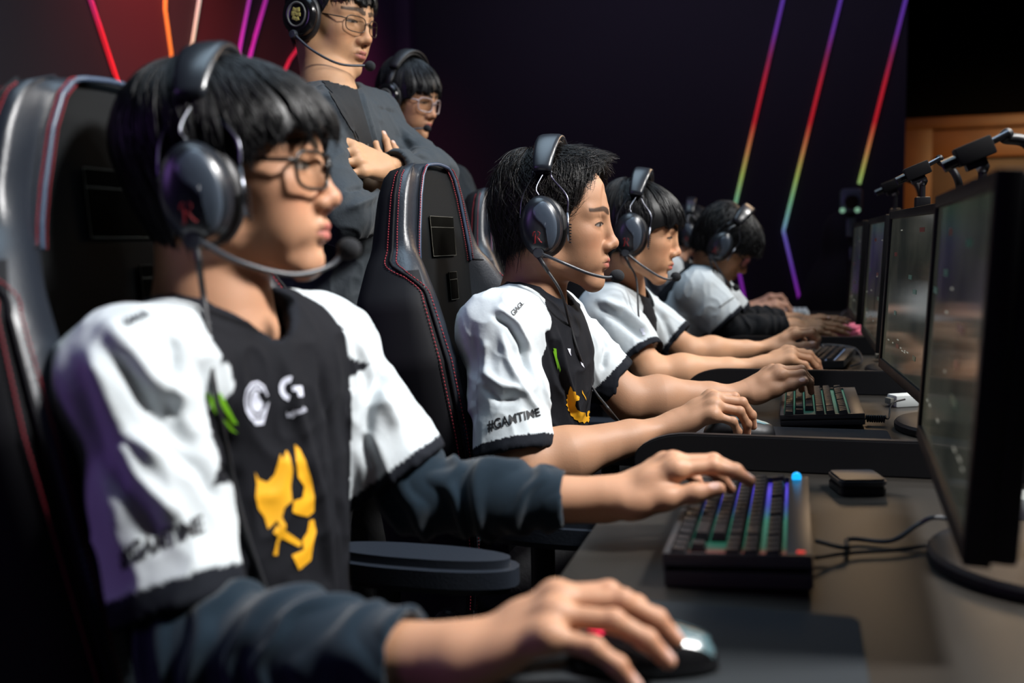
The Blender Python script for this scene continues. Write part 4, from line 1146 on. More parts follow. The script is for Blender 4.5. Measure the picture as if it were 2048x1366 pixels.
    # ---- long undershirt sleeves
    for a_ in arms:
        if a_.get('skin') == 'long' and kind == 'jersey':
            s_ = SR if a_['side'] < 0 else SL; el = Vector(a_['el']); wr = Vector(a_['wr']); ce = el.lerp(wr, a_.get('cuff_t', .88))
            ps = [s_.lerp(el, .5), el, ce]; lo1 = np.array([list(p) for p in ps]).min(0)-.09; hi1 = np.array([list(p) for p in ps]).max(0)+.09
            f = Field(lo1, hi1, .0028); r_ = a_.get('lr', (.050, .050, .036))
            f.chain([ps[0], el], [r_[0], r_[1]], k=.03); f.chain([el, el.lerp(ce, .5), ce], [r_[1], (r_[1]+r_[2])/2+.002, r_[2]], k=.03)
            ax = (ce-el).normalized(); f.cut(ce, ax); f.cone(ce-ax*.004, ce+ax*.1, r_[2]-.004, r_[2], k=.002, mode='s')
            Vs, Fs = f.mesh(2); Ns = vnormals(Vs, Fs)
            tt = (Vs-npv(el))@npv(ax); q = Vs-npv(el)
            wv = np.sin(tt*150+6*vnoise(Vs, 13, 7)+2.5*vnoise(Vs, 30, 9)); fd = np.interp(tt, [-.3, -.06, .02, .16, .24], [0, 0, 1, .7, .25])
            Vs = Vs+Ns*((.0060*np.maximum(wv, -.3)+.003*vnoise(Vs, 26, 4))*fd)[:, None]
            Vs = relax(Vs, Fs, 1, .4)
            wobj('undershirt_sleeve', Vs, Fs, a_.get('slmat', M_navy), root)
    # ---- trousers, shoes
    lo = np.array([list(H)]+[list(q) for l in legs for q in l]).min(0)-.2; hi = np.array([list(H)]+[list(q) for l in legs for q in l]).max(0)+.2; hi[2] = max(H.z+.13, hi[2]-.1)
    f = Field(lo, hi, .009)
    f.ell(H-U*.02, (.125*w, .175*w, .125), R=RT, k=.05)
    for l in legs: f.chain([Vector(q) for q in l[:3]], [.092, .072, .058], k=.04)
    Vt, Ft = f.mesh(2); Nt = vnormals(Vt, Ft); Vt = Vt+Nt*(.006*vnoise(Vt, 16, 3))[:, None]
    wobj('trousers', Vt, Ft, M_trouser, root)
    for l in legs:
        a, t_ = Vector(l[2]), Vector(l[3]); f = Field(npv((a+t_)/2)-.24, npv((a+t_)/2)+.24, .006)
        f.chain([V3(a.x, a.y, .045), V3(t_.x, t_.y, .035)], [.045, .036], k=.02); f.cut((0, 0, .003), (0, 0, -1))
        Vs, Fs = f.mesh(1); wobj('shoe', Vs, Fs, c.get('shoemat', M_plastic), root)
    print(c['name'], len(me.data.vertices), round(time.time()-t0, 1))
    return root, Mh, bv, handinfo
M_shoew = mat('white_shoe', (0.55, 0.55, 0.52), 0.6)
# hair styles: bottom edge height (z) by azimuth from the face
BOWL = dict(th=[0, 22, 45, 60, 72, 90, 110, 180], z=[.040, .034, .027, .018, -.012, -.045, -.065, -.085], r=(.110, .096, .104), c=(-.002, 0, .036), clumping=.6, wave=.03, fluff=.03, clumps=40, off=-.02)
def seated_legs(H, F, kneeL=.42, spread=.13):
    F = Vector(F); F.z = 0; F.normalize(); L = V3(-F.y, F.x, 0); out = []
    for s in (-1, 1):
        h = Vector(H)+L*s*.085-V3(0, 0, .03); k = h+F*kneeL+L*s*spread*.5; k.z = .50; a = k+F*.02+V3(0, 0, 0); a.z = .075
        out.append([tuple(h), tuple(k), tuple(a), tuple(a+F*.17+V3(0, 0, -.035))])
    return out
PL = {}
M_ = M_print
def nose_at(px, py, d, yaw, pitch, roll=0, hs=1.0):
    R = Matrix.Rotation(math.radians(yaw), 3, 'Z') @ Matrix.Rotation(math.radians(pitch), 3, 'Y') @ Matrix.Rotation(math.radians(roll), 3, 'X')
    return W(px, py, d)-R @ (Vector((.116, 0, -.034))*hs)
# ---------------- front player
def P1():
    yaw, pit = 14, -3; hd = nose_at(683, 399, 1.075, yaw, pit)
    H = V3(-.64, .97, .57)
    c = dict(name='p1', hip=H, belly=(-.620, .965, .72), chest=(-.620, .955, .88), shR=(-.602, .800, .985), shL=(-.570, 1.115, .98), neck=(-.610, .950, 1.035),
             face_dir=(1, -.22, 0), head=hd, yaw=yaw, pitch=pit, tone='b98a6c', rag=[.09, .135, .150, .170, .18, .18], rag2=[.10, .165, .18, .17, .05], collar=.020, neck_r=.058, hres=.0017, jres=.0034, folds=.0045, seed=3, strands=4200, hrad=.0006, loose=.016,
             hp=dict(width=1.0, lips=.0005, lipcol='a8625a', eye=.6), hair=dict(BOWL, r=(.120, .100, .092), z=[.040, .034, .027, .018, -.012, -.045, -.068, -.075]),
             legs=seated_legs(H, (1, .0, 0)),
             label='front player in white and black jersey, navy sleeves and black glasses, nearest the camera')
    c['arms'] = [
        dict(side=-1, el=(-.510, .750, .755), wr=tuple(W(905, 1320, .80)), fwd=(1, .28, .52), up=(-.3, -.05, 1), skin='long', sl=.80, slr=(.058, .061), drop=(-.006, -.004, -.012), cuff_t=.84, lr=(.036, .050, .040), cuff=.020,
             pose=dict(index=(26, 28, 18), middle=(28, 28, 18), ring=(30, 26, 16), pinky=(34, 26, 16), index_sp=14, ring_sp=-8, pinky_sp=-18, thumb_dir=(.8, .5, -.5)), sc=1.04),
        dict(side=1, el=(-.445, 1.125, .805), wr=tuple(W(1205, 1003, 1.19)), fwd=(1, .42, .52), up=(-.35, -.10, 1), skin='long', sl=.80, slr=(.056, .066), drop=(0, 0, -.01), cuff_t=.80, lr=(.038, .045, .036), cuff=.010,
             pose=dict(index=(22, 20, 14), middle=(26, 24, 16), ring=(30, 28, 18), pinky=(34, 28, 18), index_sp=2, thumb_dir=(.97, .25, -.30), thumb=(5, 5)), sc=1.02)]
    c['strokes'] = [
        ([(150, 740), (200, 900), (290, 1020), (330, 1110)], .012, -.006), ([(230, 700), (300, 820), (400, 900)], .010, -.006), ([(170, 690), (250, 860), (330, 930)], .012, .008),
        ([(240, 880), (270, 960), (360, 1040)], .010, .008), ([(210, 640), (300, 760), (380, 800)], .012, .007), ([(300, 860), (400, 940), (440, 1010)], .010, -.006),
        ([(340, 660), (350, 720), (340, 780), (360, 860)], .008, -.006),
        ([(790, 700), (740, 800), (730, 880)], .010, -.010), ([(700, 660), (760, 780), (800, 860)], .010, .006), ([(720, 860), (745, 940), (740, 1000)], .010, -.008),
        ([(560, 700), (600, 850), (640, 1000), (660, 1150)], .010, .006), ([(640, 720), (670, 900), (690, 1100)], .010, -.006), ([(400, 700), (440, 860), (480, 1000)], .012, -.006)]
    dcl = []
    eagle = polys([(0, .80), (.06, .74), (.20, .71), (.32, .77), (.42, .93), (.46, .88), (.52, .96), (.58, .90), (.62, .80), (.58, .66), (.60, .55), (.48, .50), (.44, .42), (.50, .36), (.42, .34), (.36, .40), (.22, .33), (.16, .43), (.06, .50), (.02, .60), (.03, .70)],
                  [(.66, 1.0), (.74, .96), (.84, .86), (.92, .72), (.96, .58), (.94, .46), (.84, .42), (.70, .44), (.60, .46), (.62, .55), (.76, .57), (.80, .66), (.70, .74), (.68, .88)],
                  [(.30, .30), (.42, .26), (.70, .18), (.73, .22), (.50, .31), (.36, .36)], [(.38, .22), (.50, .35), (.46, .37), (.36, .25), (.30, .12), (.36, .12)],
                  [(.86, .39), (.93, .40), (.96, .30), (.90, .20), (.86, .08), (.68, 0), (.58, .12), (.76, .16), (.74, .24), (.82, .30)])
    dcl.append(('eagle_print', eagle, [(505, 1140), (640, 1140), (628, 885), (510, 895)], M_['yellow']))
    claw = polys([(0, .95), (.22, 1), (.40, .85), (.62, .30), (.50, .22), (.25, .65), (.12, .80)], [(.45, 1), (.70, .98), (.78, .80), (1, .22), (.86, .25), (.60, .70), (.50, .86)], [(.52, .38), (.66, .32), (.92, 0), (.74, .06)])
    dcl.append(('claw_print', claw, [(412, 866), (480, 866), (455, 785), (408, 785)], M_['green']))
    swl = []
    for k in range(4):
        r0, r1 = .5-.12*k, .5-.12*k-.055; a0 = .3+.5*k; lo = [(.5+.95*r0*math.cos(a0+t*.55), .55+r0*math.sin(a0+t*.55)) for t in range(10)]; hi_ = [(.5+.95*r1*math.cos(a0+t*.55), .55+r1*math.sin(a0+t*.55)) for t in range(9, -1, -1)]; swl.append(lo+hi_)
    swl.append([(.02, .5), (.12, .45), (.38, .12), (.5, .14), (.55, .0), (.4, .0)]); swl.append([(.98, .55), (.9, .5), (.66, .1), (.5, .12), (.55, .0), (.72, .02)])
    dcl.append(('swirl_print', polys(*swl), [(488, 850), (540, 850), (536, 765), (484, 768)], M_['white']))
    g = [(.62+.0*0, .62)]
    arc = [(.5+.5*math.cos(t), .62+.38*math.sin(t)) for t in [math.radians(a) for a in range(75, 265, 15)]]; arc2 = [(.5+.27*math.cos(t), .62+.20*math.sin(t)) for t in [math.radians(a) for a in range(262, 72, -15)]]
    gp = polys(arc+arc2, [(.58, .70), (1, .70), (1, .38), (.80, .38), (.80, .55), (.58, .55)])
    dcl.append(('letter_print', gp, [(560, 818), (608, 818), (600, 752), (556, 754)], M_['white']))
    dcl.append(('small_print', text_mesh('logitech'), [(575, 838), (612, 826), (609, 812), (572, 824)], M_['white']))
    dcl.append(('sleeve_print', text_mesh('#GAMTIME'), [(243, 1142), (410, 1068), (403, 1028), (238, 1092)], M_['dark']))
    dcl.append(('shoulder_print', text_mesh('GIAGL'), [(252, 655), (303, 630), (292, 618), (242, 640)], M_['dark']))
    c['decals'] = dcl
    return c
P1C = P1(); PL['p1'] = build_person(P1C)
o = headset(PL['p1'][1], 'large black headset with grey boom on the front player in navy sleeves', dz=-.022, boom=[(0, -.123, -.049), (.035, -.116, -.072), (.078, -.090, -.088), (.110, -.060, -.082), (.124, -.046, -.066)])
headset_cable(o, PL['p1'][1], [W(404, 560, .97)]+on_cloth(PL['p1'][2], [(418, 690), (436, 790), (458, 900), (485, 1010), (530, 1145)]), r=.0030)
glasses(PL['p1'][1], 'thin black rimmed glasses on the front player', M_frame, r=.0021)
# ---------------- second player, in focus
def P2():
    yaw, pit = 3, 1; hs = 1.02; hd = nose_at(1238, 489, 1.81, yaw, pit, hs=hs)
    H = V3(-.54, 1.80, .56)
    c = dict(name='p2', hip=H, belly=(-.515, 1.80, .70), chest=(-.490, 1.80, .865), shR=(-.490, 1.630, .960), shL=(-.485, 1.965, .950), neck=(-.475, 1.795, 1.000),
             face_dir=(1, .05, 0), head=hd, yaw=yaw, pitch=pit, hscale=hs, tone='a97f63', build=1.04, rag=[.10, .150, .165, .172, .18, .18], rag2=[.11, .17, .185, .18, .11], neck_r=.057, hres=.0014, jres=.0028, folds=.0042, seed=8, armw=1.12, strands=5200, hrad=.00042, hairmat=M_hair2, loose=.014,
             hp=dict(width=.97, nose=.000, lips=-.001, eye=.52, chin=.002, lipcol='9c5c52', moles=[(.060, -.060, -.028), (.072, -.052, -.031), (.065, -.055, -.055), (.05, -.058, -.072)]),
             hair=dict(th=[0, 20, 38, 50, 62, 75, 100, 130, 180], z=[.088, .086, .066, .048, .010, -.012, -.03, -.050, -.062], r=(.104, .086, .100), c=(-.010, 0, .038), lift=[.08, .10, .08, .03, .0, .0, .0, .0, .0], clumping=.5, wave=.13, fluff=.09, clumps=52, off=-.045, swirl=.15, tuck=.30, tipout=.20,
                       quiff=dict(w=.85, dx=.014, dz=.036, p=3)),
             legs=seated_legs(H, (1, .05, 0)),
             label='second player from the front with swept-up hair, in sharp focus, looking at his screen')
    c['arms'] = [
        dict(side=-1, el=(-.430, 1.560, .742), wr=tuple(W(1335, 853, 1.745)), fwd=(1, .16, .55), up=(-.25, -.30, 1), sl=.86, slr=(.056, .068), drop=(-.010, -.004, -.008), cuff=.016, res=.0015,
             pose=dict(index=(34, 46, 28), middle=(38, 44, 26), ring=(42, 46, 28), pinky=(46, 46, 30), index_sp=10, ring_sp=-4, pinky_sp=-10, thumb_dir=(.8, .5, -.5)), sc=1.0),
        dict(side=1, el=(-.330, 1.985, .790), wr=tuple(W(1478, 790, 2.07)), fwd=(1, .30, .62), up=(-.35, -.25, 1), sl=.76, slr=(.058, .062), drop=(0, .004, -.004), cuff=.014, res=.0015,
             pose=dict(index=(28, 50, 30), middle=(30, 50, 30), ring=(32, 50, 30), pinky=(36, 45, 30), index_sp=2, thumb_dir=(.95, .22, -.22), thumb=(4, 4)), sc=1.0)]
    c['strokes'] = [
        ([(985, 628), (1020, 650), (1045, 690), (1058, 750)], .007, -.010), ([(995, 615), (1035, 650), (1060, 700)], .007, .006), ([(965, 770), (1000, 800), (1040, 795)], .008, -.008), ([(962, 740), (1000, 770), (1050, 780)], .008, .006),
        ([(945, 650), (950, 720), (945, 800), (950, 850)], .008, -.005), ([(1000, 660), (1020, 730), (1060, 800), (1080, 830)], .008, .006), ([(970, 680), (975, 760)], .008, .005),
        ([(1090, 640), (1110, 720), (1140, 800), (1150, 845)], .008, -.006), ([(1110, 650), (1130, 740), (1160, 830)], .007, .005), ([(1180, 620), (1215, 690), (1205, 740)], .007, -.008), ([(1160, 610), (1230, 690), (1262, 720)], .008, .004), ([(1080, 740), (1100, 820)], .007, .004)]
    wing = [(.10, .86), (.16, 1.0), (.22, .94), (.26, .86), (.34, .84), (.36, .76), (.48, .70), (.46, .62), (.36, .60), (.34, .48), (.40, .38), (.52, .30), (.66, .28), (.80, .34), (.92, .26), (1.0, .14), (.96, .08), (.86, .12), (.74, .02), (.70, .06), (.60, .0), (.56, .05), (.44, .03), (.40, .09), (.28, .12), (.26, .18), (.16, .22), (.16, .30), (.06, .36), (.08, .44), (.0, .50), (.05, .56), (.0, .64), (.06, .68), (.03, .78), (.09, .78)]
    dcl = [('eagle_print', polys(wing, [(.58, .88), (.62, .80), (.70, .68), (.72, .60), (.66, .70), (.58, .80)]), [(1130, 848), (1192, 846), (1185, 770), (1132, 772)], M_['yellow'], dict(res=.08)),
           ('claw_print', polys([(.1, 1), (.55, .95), (.5, .6), (.9, .1), (.7, .0), (.35, .5)], [(0, .9), (.3, .8), (.55, .2), (.4, .1)]), [(1112, 744), (1124, 744), (1118, 694), (1105, 696)], M_['green']),
           ('white_print', polys([(0, 1), (1, .9), (.8, .4), (.9, 0), (.4, .4)]), [(1136, 712), (1142, 712), (1140, 696), (1134, 697)], M_['white']),
           ('white_print', polys([(0, 1), (.5, .9), (.6, .5), (1, 0), (.4, .2), (.2, .6)]), [(1160, 736), (1168, 736), (1162, 704), (1155, 706)], M_['white']),
           ('sleeve_print', text_mesh('#GAMTIME'), [(976, 866), (1081, 833), (1077, 815), (974, 841)], M_['dark']),
           ('shoulder_print', text_mesh('GIAGL'), [(1027, 634), (1048, 608), (1042, 602), (1020, 624)], M_['dark'])]
    c['decals'] = dcl
    return c
P2C = P2(); PL['p2'] = build_person(P2C)
o = headset(PL['p2'][1], 'black headset with boom on the in-focus second player with swept-up hair')
headset_cable(o, PL['p2'][1], [W(1122, 585, 1.72)]+on_cloth(PL['p2'][2], [(1140, 650), (1160, 715), (1185, 775)])+[W(1215, 815, 1.72), W(1240, 846, 1.84)])
# ---------------- third player
def P3():
    yaw, pit = 2, 9; hd = nose_at(1363, 508, 2.52, yaw, pit, hs=1.03)
    H = V3(-.56, 2.64, .55)
    c = dict(name='p3', hip=H, belly=(-.530, 2.64, .69), chest=(-.485, 2.64, .845), shR=(-.462, 2.475, .935), shL=(-.455, 2.80, .925), neck=(-.450, 2.635, .978),
             face_dir=(1, .05, 0), head=hd, yaw=yaw, pitch=pit, hscale=1.03, tone='c79674', neck_r=.056, hres=.0018, jres=.0038, folds=.003, seed=12, strands=2200, hrad=.0007, loose=.014,
             hp=dict(width=1.02, eye=.35, nose=-.001, lipcol='b4645c'), hair=dict(BOWL, z=[.036, .032, .024, .010, -.012, -.04, -.055, -.070], r=(.112, .094, .098), clumping=.7, clumps=34), legs=seated_legs(H, (1, .05, 0)),
             label='third player with fringe haircut and bare forearms, behind the in-focus player')
    c['arms'] = [
        dict(side=-1, el=(-.335, 2.41, .790), wr=tuple(W(1512, 733, 2.47)), fwd=(1, .28, .40), up=(-.3, -.25, 1), sl=.74, slr=(.062, .070), drop=(0, 0, -.006), cuff=.013, res=.0022,
             pose=dict(index=(30, 32, 22), middle=(32, 34, 22), ring=(34, 34, 22), pinky=(38, 34, 22), thumb_dir=(.8, .5, -.5))),
        dict(side=1, el=(-.285, 2.79, .800), wr=tuple(W(1532, 698, 2.86)), fwd=(1, .15, .60), up=(-.4, -.2, 1), sl=.76, slr=(.062, .068), drop=(0, 0, -.004), cuff=.013, res=.0022,
             pose=dict(index=(24, 60, 40), middle=(28, 58, 40), ring=(32, 55, 36), pinky=(36, 50, 36), thumb_dir=(.92, .3, -.35), thumb=(6, 6)))]
    c['strokes'] = [([(1190, 610), (1240, 640), (1290, 680)], .012, -.010), ([(1200, 600), (1250, 620), (1300, 665)], .012, .008), ([(1300, 600), (1330, 640), (1345, 690)], .012, -.009)]
    c['decals'] = [('sleeve_print', text_mesh('#GAMTIME'), [(1254, 727), (1300, 705), (1297, 695), (1250, 716)], M_['dark']),
                   ('white_print', polys([(0, 1), (.4, .9), (.9, .95), (1, .6), (.6, .5), (1, .3), (.9, 0), (.3, .05), (.4, .4), (.1, .5)]), [(1282, 672), (1291, 670), (1288, 654), (1280, 656)], M_['white'])]
    return c
c3 = P3(); PL['p3'] = build_person(c3)
headset_cable(headset(PL['p3'][1], 'black headset with boom on the third player with the fringe', boom=[(0, -.123, -.049), (.035, -.118, -.070), (.075, -.098, -.090), (.10, -.080, -.096), (.112, -.068, -.088)]), PL['p3'][1], [W(1273, 560, 2.45), W(1278, 640, 2.42), W(1290, 700, 2.44)])
# ---------------- fourth player, bowed
def P4():
    yaw, pit = 0, 36; hd = nose_at(1491, 547, 3.42, yaw, pit)
    H = V3(-.52, 3.54, .55)
    c = dict(name='p4', hip=H, belly=(-.455, 3.54, .70), chest=(-.365, 3.53, .855), shR=(-.318, 3.385, .940), shL=(-.30, 3.685, .93), neck=(-.290, 3.52, 1.005),
             face_dir=(1, .0, 0), head=hd, yaw=yaw, pitch=pit, tone='bd8d6b', neck_r=.056, hres=.0022, jres=.0045, folds=.004, seed=22, strands=2200, hrad=.0009, loose=.016,
             hp=dict(width=1.0, eye=.3), hair=dict(BOWL, z=[.040, .034, .022, .005, -.02, -.04, -.055, -.070], r=(.118, .098, .104), wave=.12, fluff=.07, tipout=.12), legs=seated_legs(H, (1, 0, 0)),
             label='fourth player with his head bowed over the desk, black sleeves under a white jersey sleeve')
    c['arms'] = [
        dict(side=-1, el=(-.195, 3.375, .815), wr=tuple(W(1585, 652, 3.36)), fwd=(1, .18, -.02), up=(-.1, -.35, 1), skin='long', slmat=M_blacksleeve, sl=.80, slr=(.070, .072), drop=(0, 0, -.004), cuff_t=.86, lr=(.038, .046, .036), res=.0026,
             pose=dict(index=(4, 8, 6), middle=(4, 8, 6), ring=(6, 8, 6), pinky=(8, 10, 6), thumb_dir=(.9, .4, .1), thumb=(2, 2))),
        dict(side=1, el=(-.185, 3.70, .82), wr=tuple(W(1590, 640, 3.62)), fwd=(1, .05, .05), up=(-.1, -.1, 1), skin='long', slmat=M_blacksleeve, sl=.80, slr=(.066, .068), cuff_t=.80, lr=(.050, .046, .036), res=.0026,
             pose=dict(index=(4, 8, 6), middle=(4, 8, 6), ring=(6, 8, 6), pinky=(8, 10, 6), thumb_dir=(.85, .5, .2), thumb=(2, 2)))]
    c['decals'] = [('sleeve_print', polys([(0, .3), (.3, .5), (.6, .7), (1, 1), (1, .75), (.6, .4), (.3, .2), (0, 0)]), [(1438, 616), (1470, 600), (1468, 594), (1436, 610)], M_['dark'])]
    return c
c4 = P4(); PL['p4'] = build_person(c4)
headset_cable(headset(PL['p4'][1], 'black headset on the fourth player whose head is bowed'), PL['p4'][1], [W(1432, 560, 3.33), W(1450, 620, 3.30)])
glasses(PL['p4'][1], 'black glasses on the fourth player whose head is bowed', M_frame)
# ---------------- fifth player, farthest
def P5():
    yaw, pit = 4, 6; hd = nose_at(1430, 488, 4.42, yaw, pit)
    H = V3(-.62, 4.42, .55)
    c = dict(name='p5', hip=H, belly=(-.60, 4.42, .71), chest=(-.565, 4.42, .885), shR=(-.545, 4.25, .99), shL=(-.535, 4.59, .985), neck=(-.535, 4.42, 1.03),
             face_dir=(1, .0, 0), head=hd, yaw=yaw, pitch=pit, tone='d0a188', neck_r=.056, hres=.0026, jres=.006, folds=.004, seed=31, strands=900, hrad=.0011,
             hp=dict(width=1.0, eye=.4), hair=dict(BOWL, r=(.114, .094, .098)), legs=seated_legs(H, (1, 0, 0)),
             label='farthest seated player in glasses, only his face and hands showing behind the third player')
    c['arms'] = [
        dict(side=-1, el=(-.42, 4.27, .80), wr=tuple(W(1512, 618, 4.46)), fwd=(1, .20, .30), up=(-.3, -.2, 1), sl=.8, res=.003, pose=dict(index=(26, 40, 24), middle=(28, 40, 24), ring=(30, 40, 24), pinky=(34, 40, 24))),
        dict(side=1, el=(-.40, 4.62, .81), wr=tuple(W(1506, 612, 4.75)), fwd=(1, .1, .55), up=(-.4, -.2, 1), sl=.8, res=.003, pose=dict(index=(24, 50, 30), middle=(26, 50, 30), ring=(30, 50, 30), pinky=(34, 46, 30)))]
    return c
PL['p5'] = build_person(P5())
headset(PL['p5'][1], 'dark headset on the farthest player, partly behind the third player')
glasses(PL['p5'][1], 'small glasses on the farthest seated player', M_frame2)
# ---------------- standing coaches
def legs_stand(H, F, gap=.10):
    F = Vector(F); F.z = 0; F.normalize(); L = V3(-F.y, F.x, 0); out = []
    for s in (-1, 1):
        h = Vector(H)+L*s*gap-V3(0, 0, .05); k = h+L*s*.01; k.z = .50; a = V3(k.x, k.y, .08); out.append([tuple(h), tuple(k), tuple(a), tuple(a+F*.17+V3(0, 0, -.04))])
    return out
def CO1():
    yaw, pit = -10, 9; hs = 1.04; hd = nose_at(742, 82, 2.34, yaw, pit, hs=hs); Fd = V3(.99, -.15, 0)
    H = V3(-1.06, 2.19, .93)
    c = dict(name='coach1', hip=H, belly=(-1.055, 2.185, 1.10), chest=(-1.045, 2.18, 1.30), shR=(-1.02, 2.02, 1.365), shL=(-1.03, 2.345, 1.42), neck=(-1.065, 2.18, 1.480),
             face_dir=Fd, head=hd, yaw=yaw, pitch=pit, hscale=hs, tone='c0936f', neck_r=.057, hres=.002, jres=.0045, folds=.005, seed=41, strands=1500, hrad=.0007, top='jacket', build=1.06, loose=.022,
             hp=dict(width=1.06, jaw=1.08, eye=.4, lipcol='a8645c', stubble=.25), hair=dict(BOWL, z=[.040, .040, .042, .038, .00, -.03, -.045, -.055], r=(.108, .092, .098), clumping=.5), legs=legs_stand(H, Fd),
             label='standing man in charcoal jacket with crossed arms, behind the front player')
    c['strokes'] = [([(716, 160), (734, 225), (755, 300)], .007, .006), ([(636, 162), (680, 230), (722, 300)], .007, .006), ([(760, 215), (790, 225)], .004, -.004), ([(690, 420), (740, 400), (770, 370)], .008, .007), ([(690, 380), (730, 375), (760, 350)], .008, -.007), ([(800, 260), (820, 300), (860, 320)], .010, -.008)]
    c['arms'] = [
        dict(side=-1, el=tuple(W(680, 430, 2.05)), wr=tuple(W(778, 428, 2.27)), fwd=(.06, .10, 1), up=(.85, -.45, .1), skin='short', sl=.9, res=.002, pose=dict(index=(14, 12, 8), middle=(14, 14, 8), ring=(16, 16, 10), pinky=(18, 18, 12), index_sp=8, ring_sp=-8, pinky_sp=-16, thumb_dir=(.8, .5, -.3))),
        dict(side=1, el=tuple(W(862, 352, 2.40)), wr=tuple(W(776, 333, 2.21)), fwd=tuple(W(690, 305, 2.12)-W(776, 333, 2.21)), up=(.75, -.35, .6), skin='short', sl=.9, res=.002, sc=1.02, pose=dict(index=(15, 20, 12), middle=(17, 24, 12), ring=(18, 28, 14), pinky=(20, 30, 14), thumb_dir=(.97, .15, .05), thumb=(2, 2)))]
    return c
def CO2():
    yaw, pit = -12, 12; hs = .95; hd = nose_at(871, 233, 3.02, yaw, pit, hs=hs); Fd = V3(.80, -.60, 0)
    n = W(812, 330, 3.16); H = V3(n.x-.02, n.y+.0, .90)
    Lr = V3(.60, .80, 0)
    c = dict(name='coach2', hip=H, belly=(n.x-.01, n.y, 1.05), chest=(n.x, n.y, 1.20), shR=tuple(V3(n.x, n.y, 1.295)-Lr*.165), shL=tuple(V3(n.x, n.y, 1.295)+Lr*.165), neck=(n.x, n.y, 1.345),
             face_dir=Fd, head=hd, yaw=yaw, pitch=pit, hscale=hs, tone='c0906f', neck_r=.056, hres=.0022, jres=.005, folds=.005, seed=51, strands=1500, hrad=.0008, top='jacket', build=1.0, loose=.02,
             hp=dict(width=1.0, eye=.4, lipcol='b4645c'), hair=dict(BOWL, z=[.038, .032, .022, .005, -.02, -.05, -.065, -.075], clumps=26, clumping=.75), legs=legs_stand(H, Fd), shoemat=M_shoew,
             label='shorter standing man in clear-framed glasses, behind the man with crossed arms')
    for i_, l_ in enumerate(c['legs']):
        ft = WZ(792+26*i_, 1082+4*i_, .05); c['legs'][i_] = [l_[0], tuple(Vector(l_[0]).lerp(ft, .5)+Fd*.03), (ft.x-.02, ft.y+.01, .09), tuple(V3(ft.x, ft.y, .045)+Fd*.14)]
    e = W(938, 430, 3.2)
    c['arms'] = [
        dict(side=-1, el=(n.x-.10, n.y-.20, 1.03), wr=(n.x+.04, n.y-.20, .86), fwd=(.3, 0, -1), up=(0, -1, 0), skin='short', res=.003),
        dict(side=1, el=tuple(e), wr=tuple(e+V3(.10, -.06, -.20)), fwd=(.3, 0, -1), up=(0, 1, 0), skin='short', res=.003)]
    return c
M_jacket2 = mat('charcoal_hoodie', s2l('1d2226'), 0.85, spec=0.25, bump=(70, 0.003, 0.4))
cc1 = CO1(); PL['c1'] = build_person(cc1)
cc2 = dict(CO2(), topmat=M_jacket2); PL['c2'] = build_person(cc2)
headset(PL['c1'][1], 'round black headset with yellow emblem on the standing man with crossed arms', group='round headsets of the standing men', coach=True, boom=[(0, -.123, -.049), (.045, -.112, -.078), (.095, -.080, -.098), (.135, -.030, -.092)])
headset(PL['c2'][1], 'round black headset on the shorter standing man', group='round headsets of the standing men', coach=True, boom=[(0, -.123, -.049), (.04, -.112, -.075), (.08, -.085, -.085), (.112, -.04, -.075)])
glasses(PL['c1'][1], 'thin metal framed glasses on the standing man with crossed arms', M_frame2, w=.026, h=.017, r=.0012)
glasses(PL['c2'][1], 'clear pinkish framed glasses on the shorter standing man', M_frame3, w=.028, h=.021, r=.0020)
# dark tee panel, jacket opening, buttons on the first coach
def coach_front():
    root, Mh, bv, _h = PL['c1']
    d = [('tee_front', polys([(0, 1), (.5, .97), (1, 1), (1, .5), (1, 0), (0, 0), (0, .5)]), [(727, 300), (748, 297), (708, 158), (644, 162)], M_tee),
         ('jacket_button', polys([(.5+.5*math.cos(a), .5+.5*math.sin(a)) for a in [i*.7854 for i in range(8)]]), [(733, 292), (737, 292), (737, 288), (733, 288)], M_ringm)]
    for n, uf, q, m in d: decal(n, *uf, q, bv, m, root, off=.002)
coach_front()
# ================================================================ gaming chairs
M_leather = mat('black_leatherette_seat', (0.014, 0.018, 0.026), 0.36, spec=0.6, bump=(260, 0.0008, 0.45))
M_fabricblk = mat('black_panel', (0.006, 0.007, 0.008), 0.75, spec=0.15, bump=(600, 0.0006, 0.4))
M_shellb = mat('black_shell', (0.005, 0.005, 0.007), 0.7, spec=0.2)
M_stitch = mat('red_stitch', s2l('8a1d2a'), 0.7)
M_pipe = mat('slate_piping', s2l('3c4a60'), 0.35)
M_patch = mat('black_patch', (0.0015, 0.0015, 0.001), 0.95, spec=0.05)
M_patchedge = mat('pale_patch_edge', (0.16, 0.15, 0.12), 0.8)
M_carbon = mat('woven_side_panel', (0.03, 0.045, 0.06), 0.4)
_n = M_carbon.node_tree; _tc = _n.nodes.new('ShaderNodeTexCoord'); _w = _n.nodes.new('ShaderNodeTexWave'); _w.inputs['Scale'].default_value = 45; _w.bands_direction = 'Z'
_rp = _n.nodes.new('ShaderNodeValToRGB'); _rp.color_ramp.elements[0].color = (.008, .008, .010, 1); _rp.color_ramp.elements[1].color = (.07, .10, .13, 1)
_n.links.new(_tc.outputs['Object'], _w.inputs['Vector']); _n.links.new(_w.outputs['Fac'], _rp.inputs['Fac']); _n.links.new(_rp.outputs['Color'], P(_n).inputs['Base Color'])
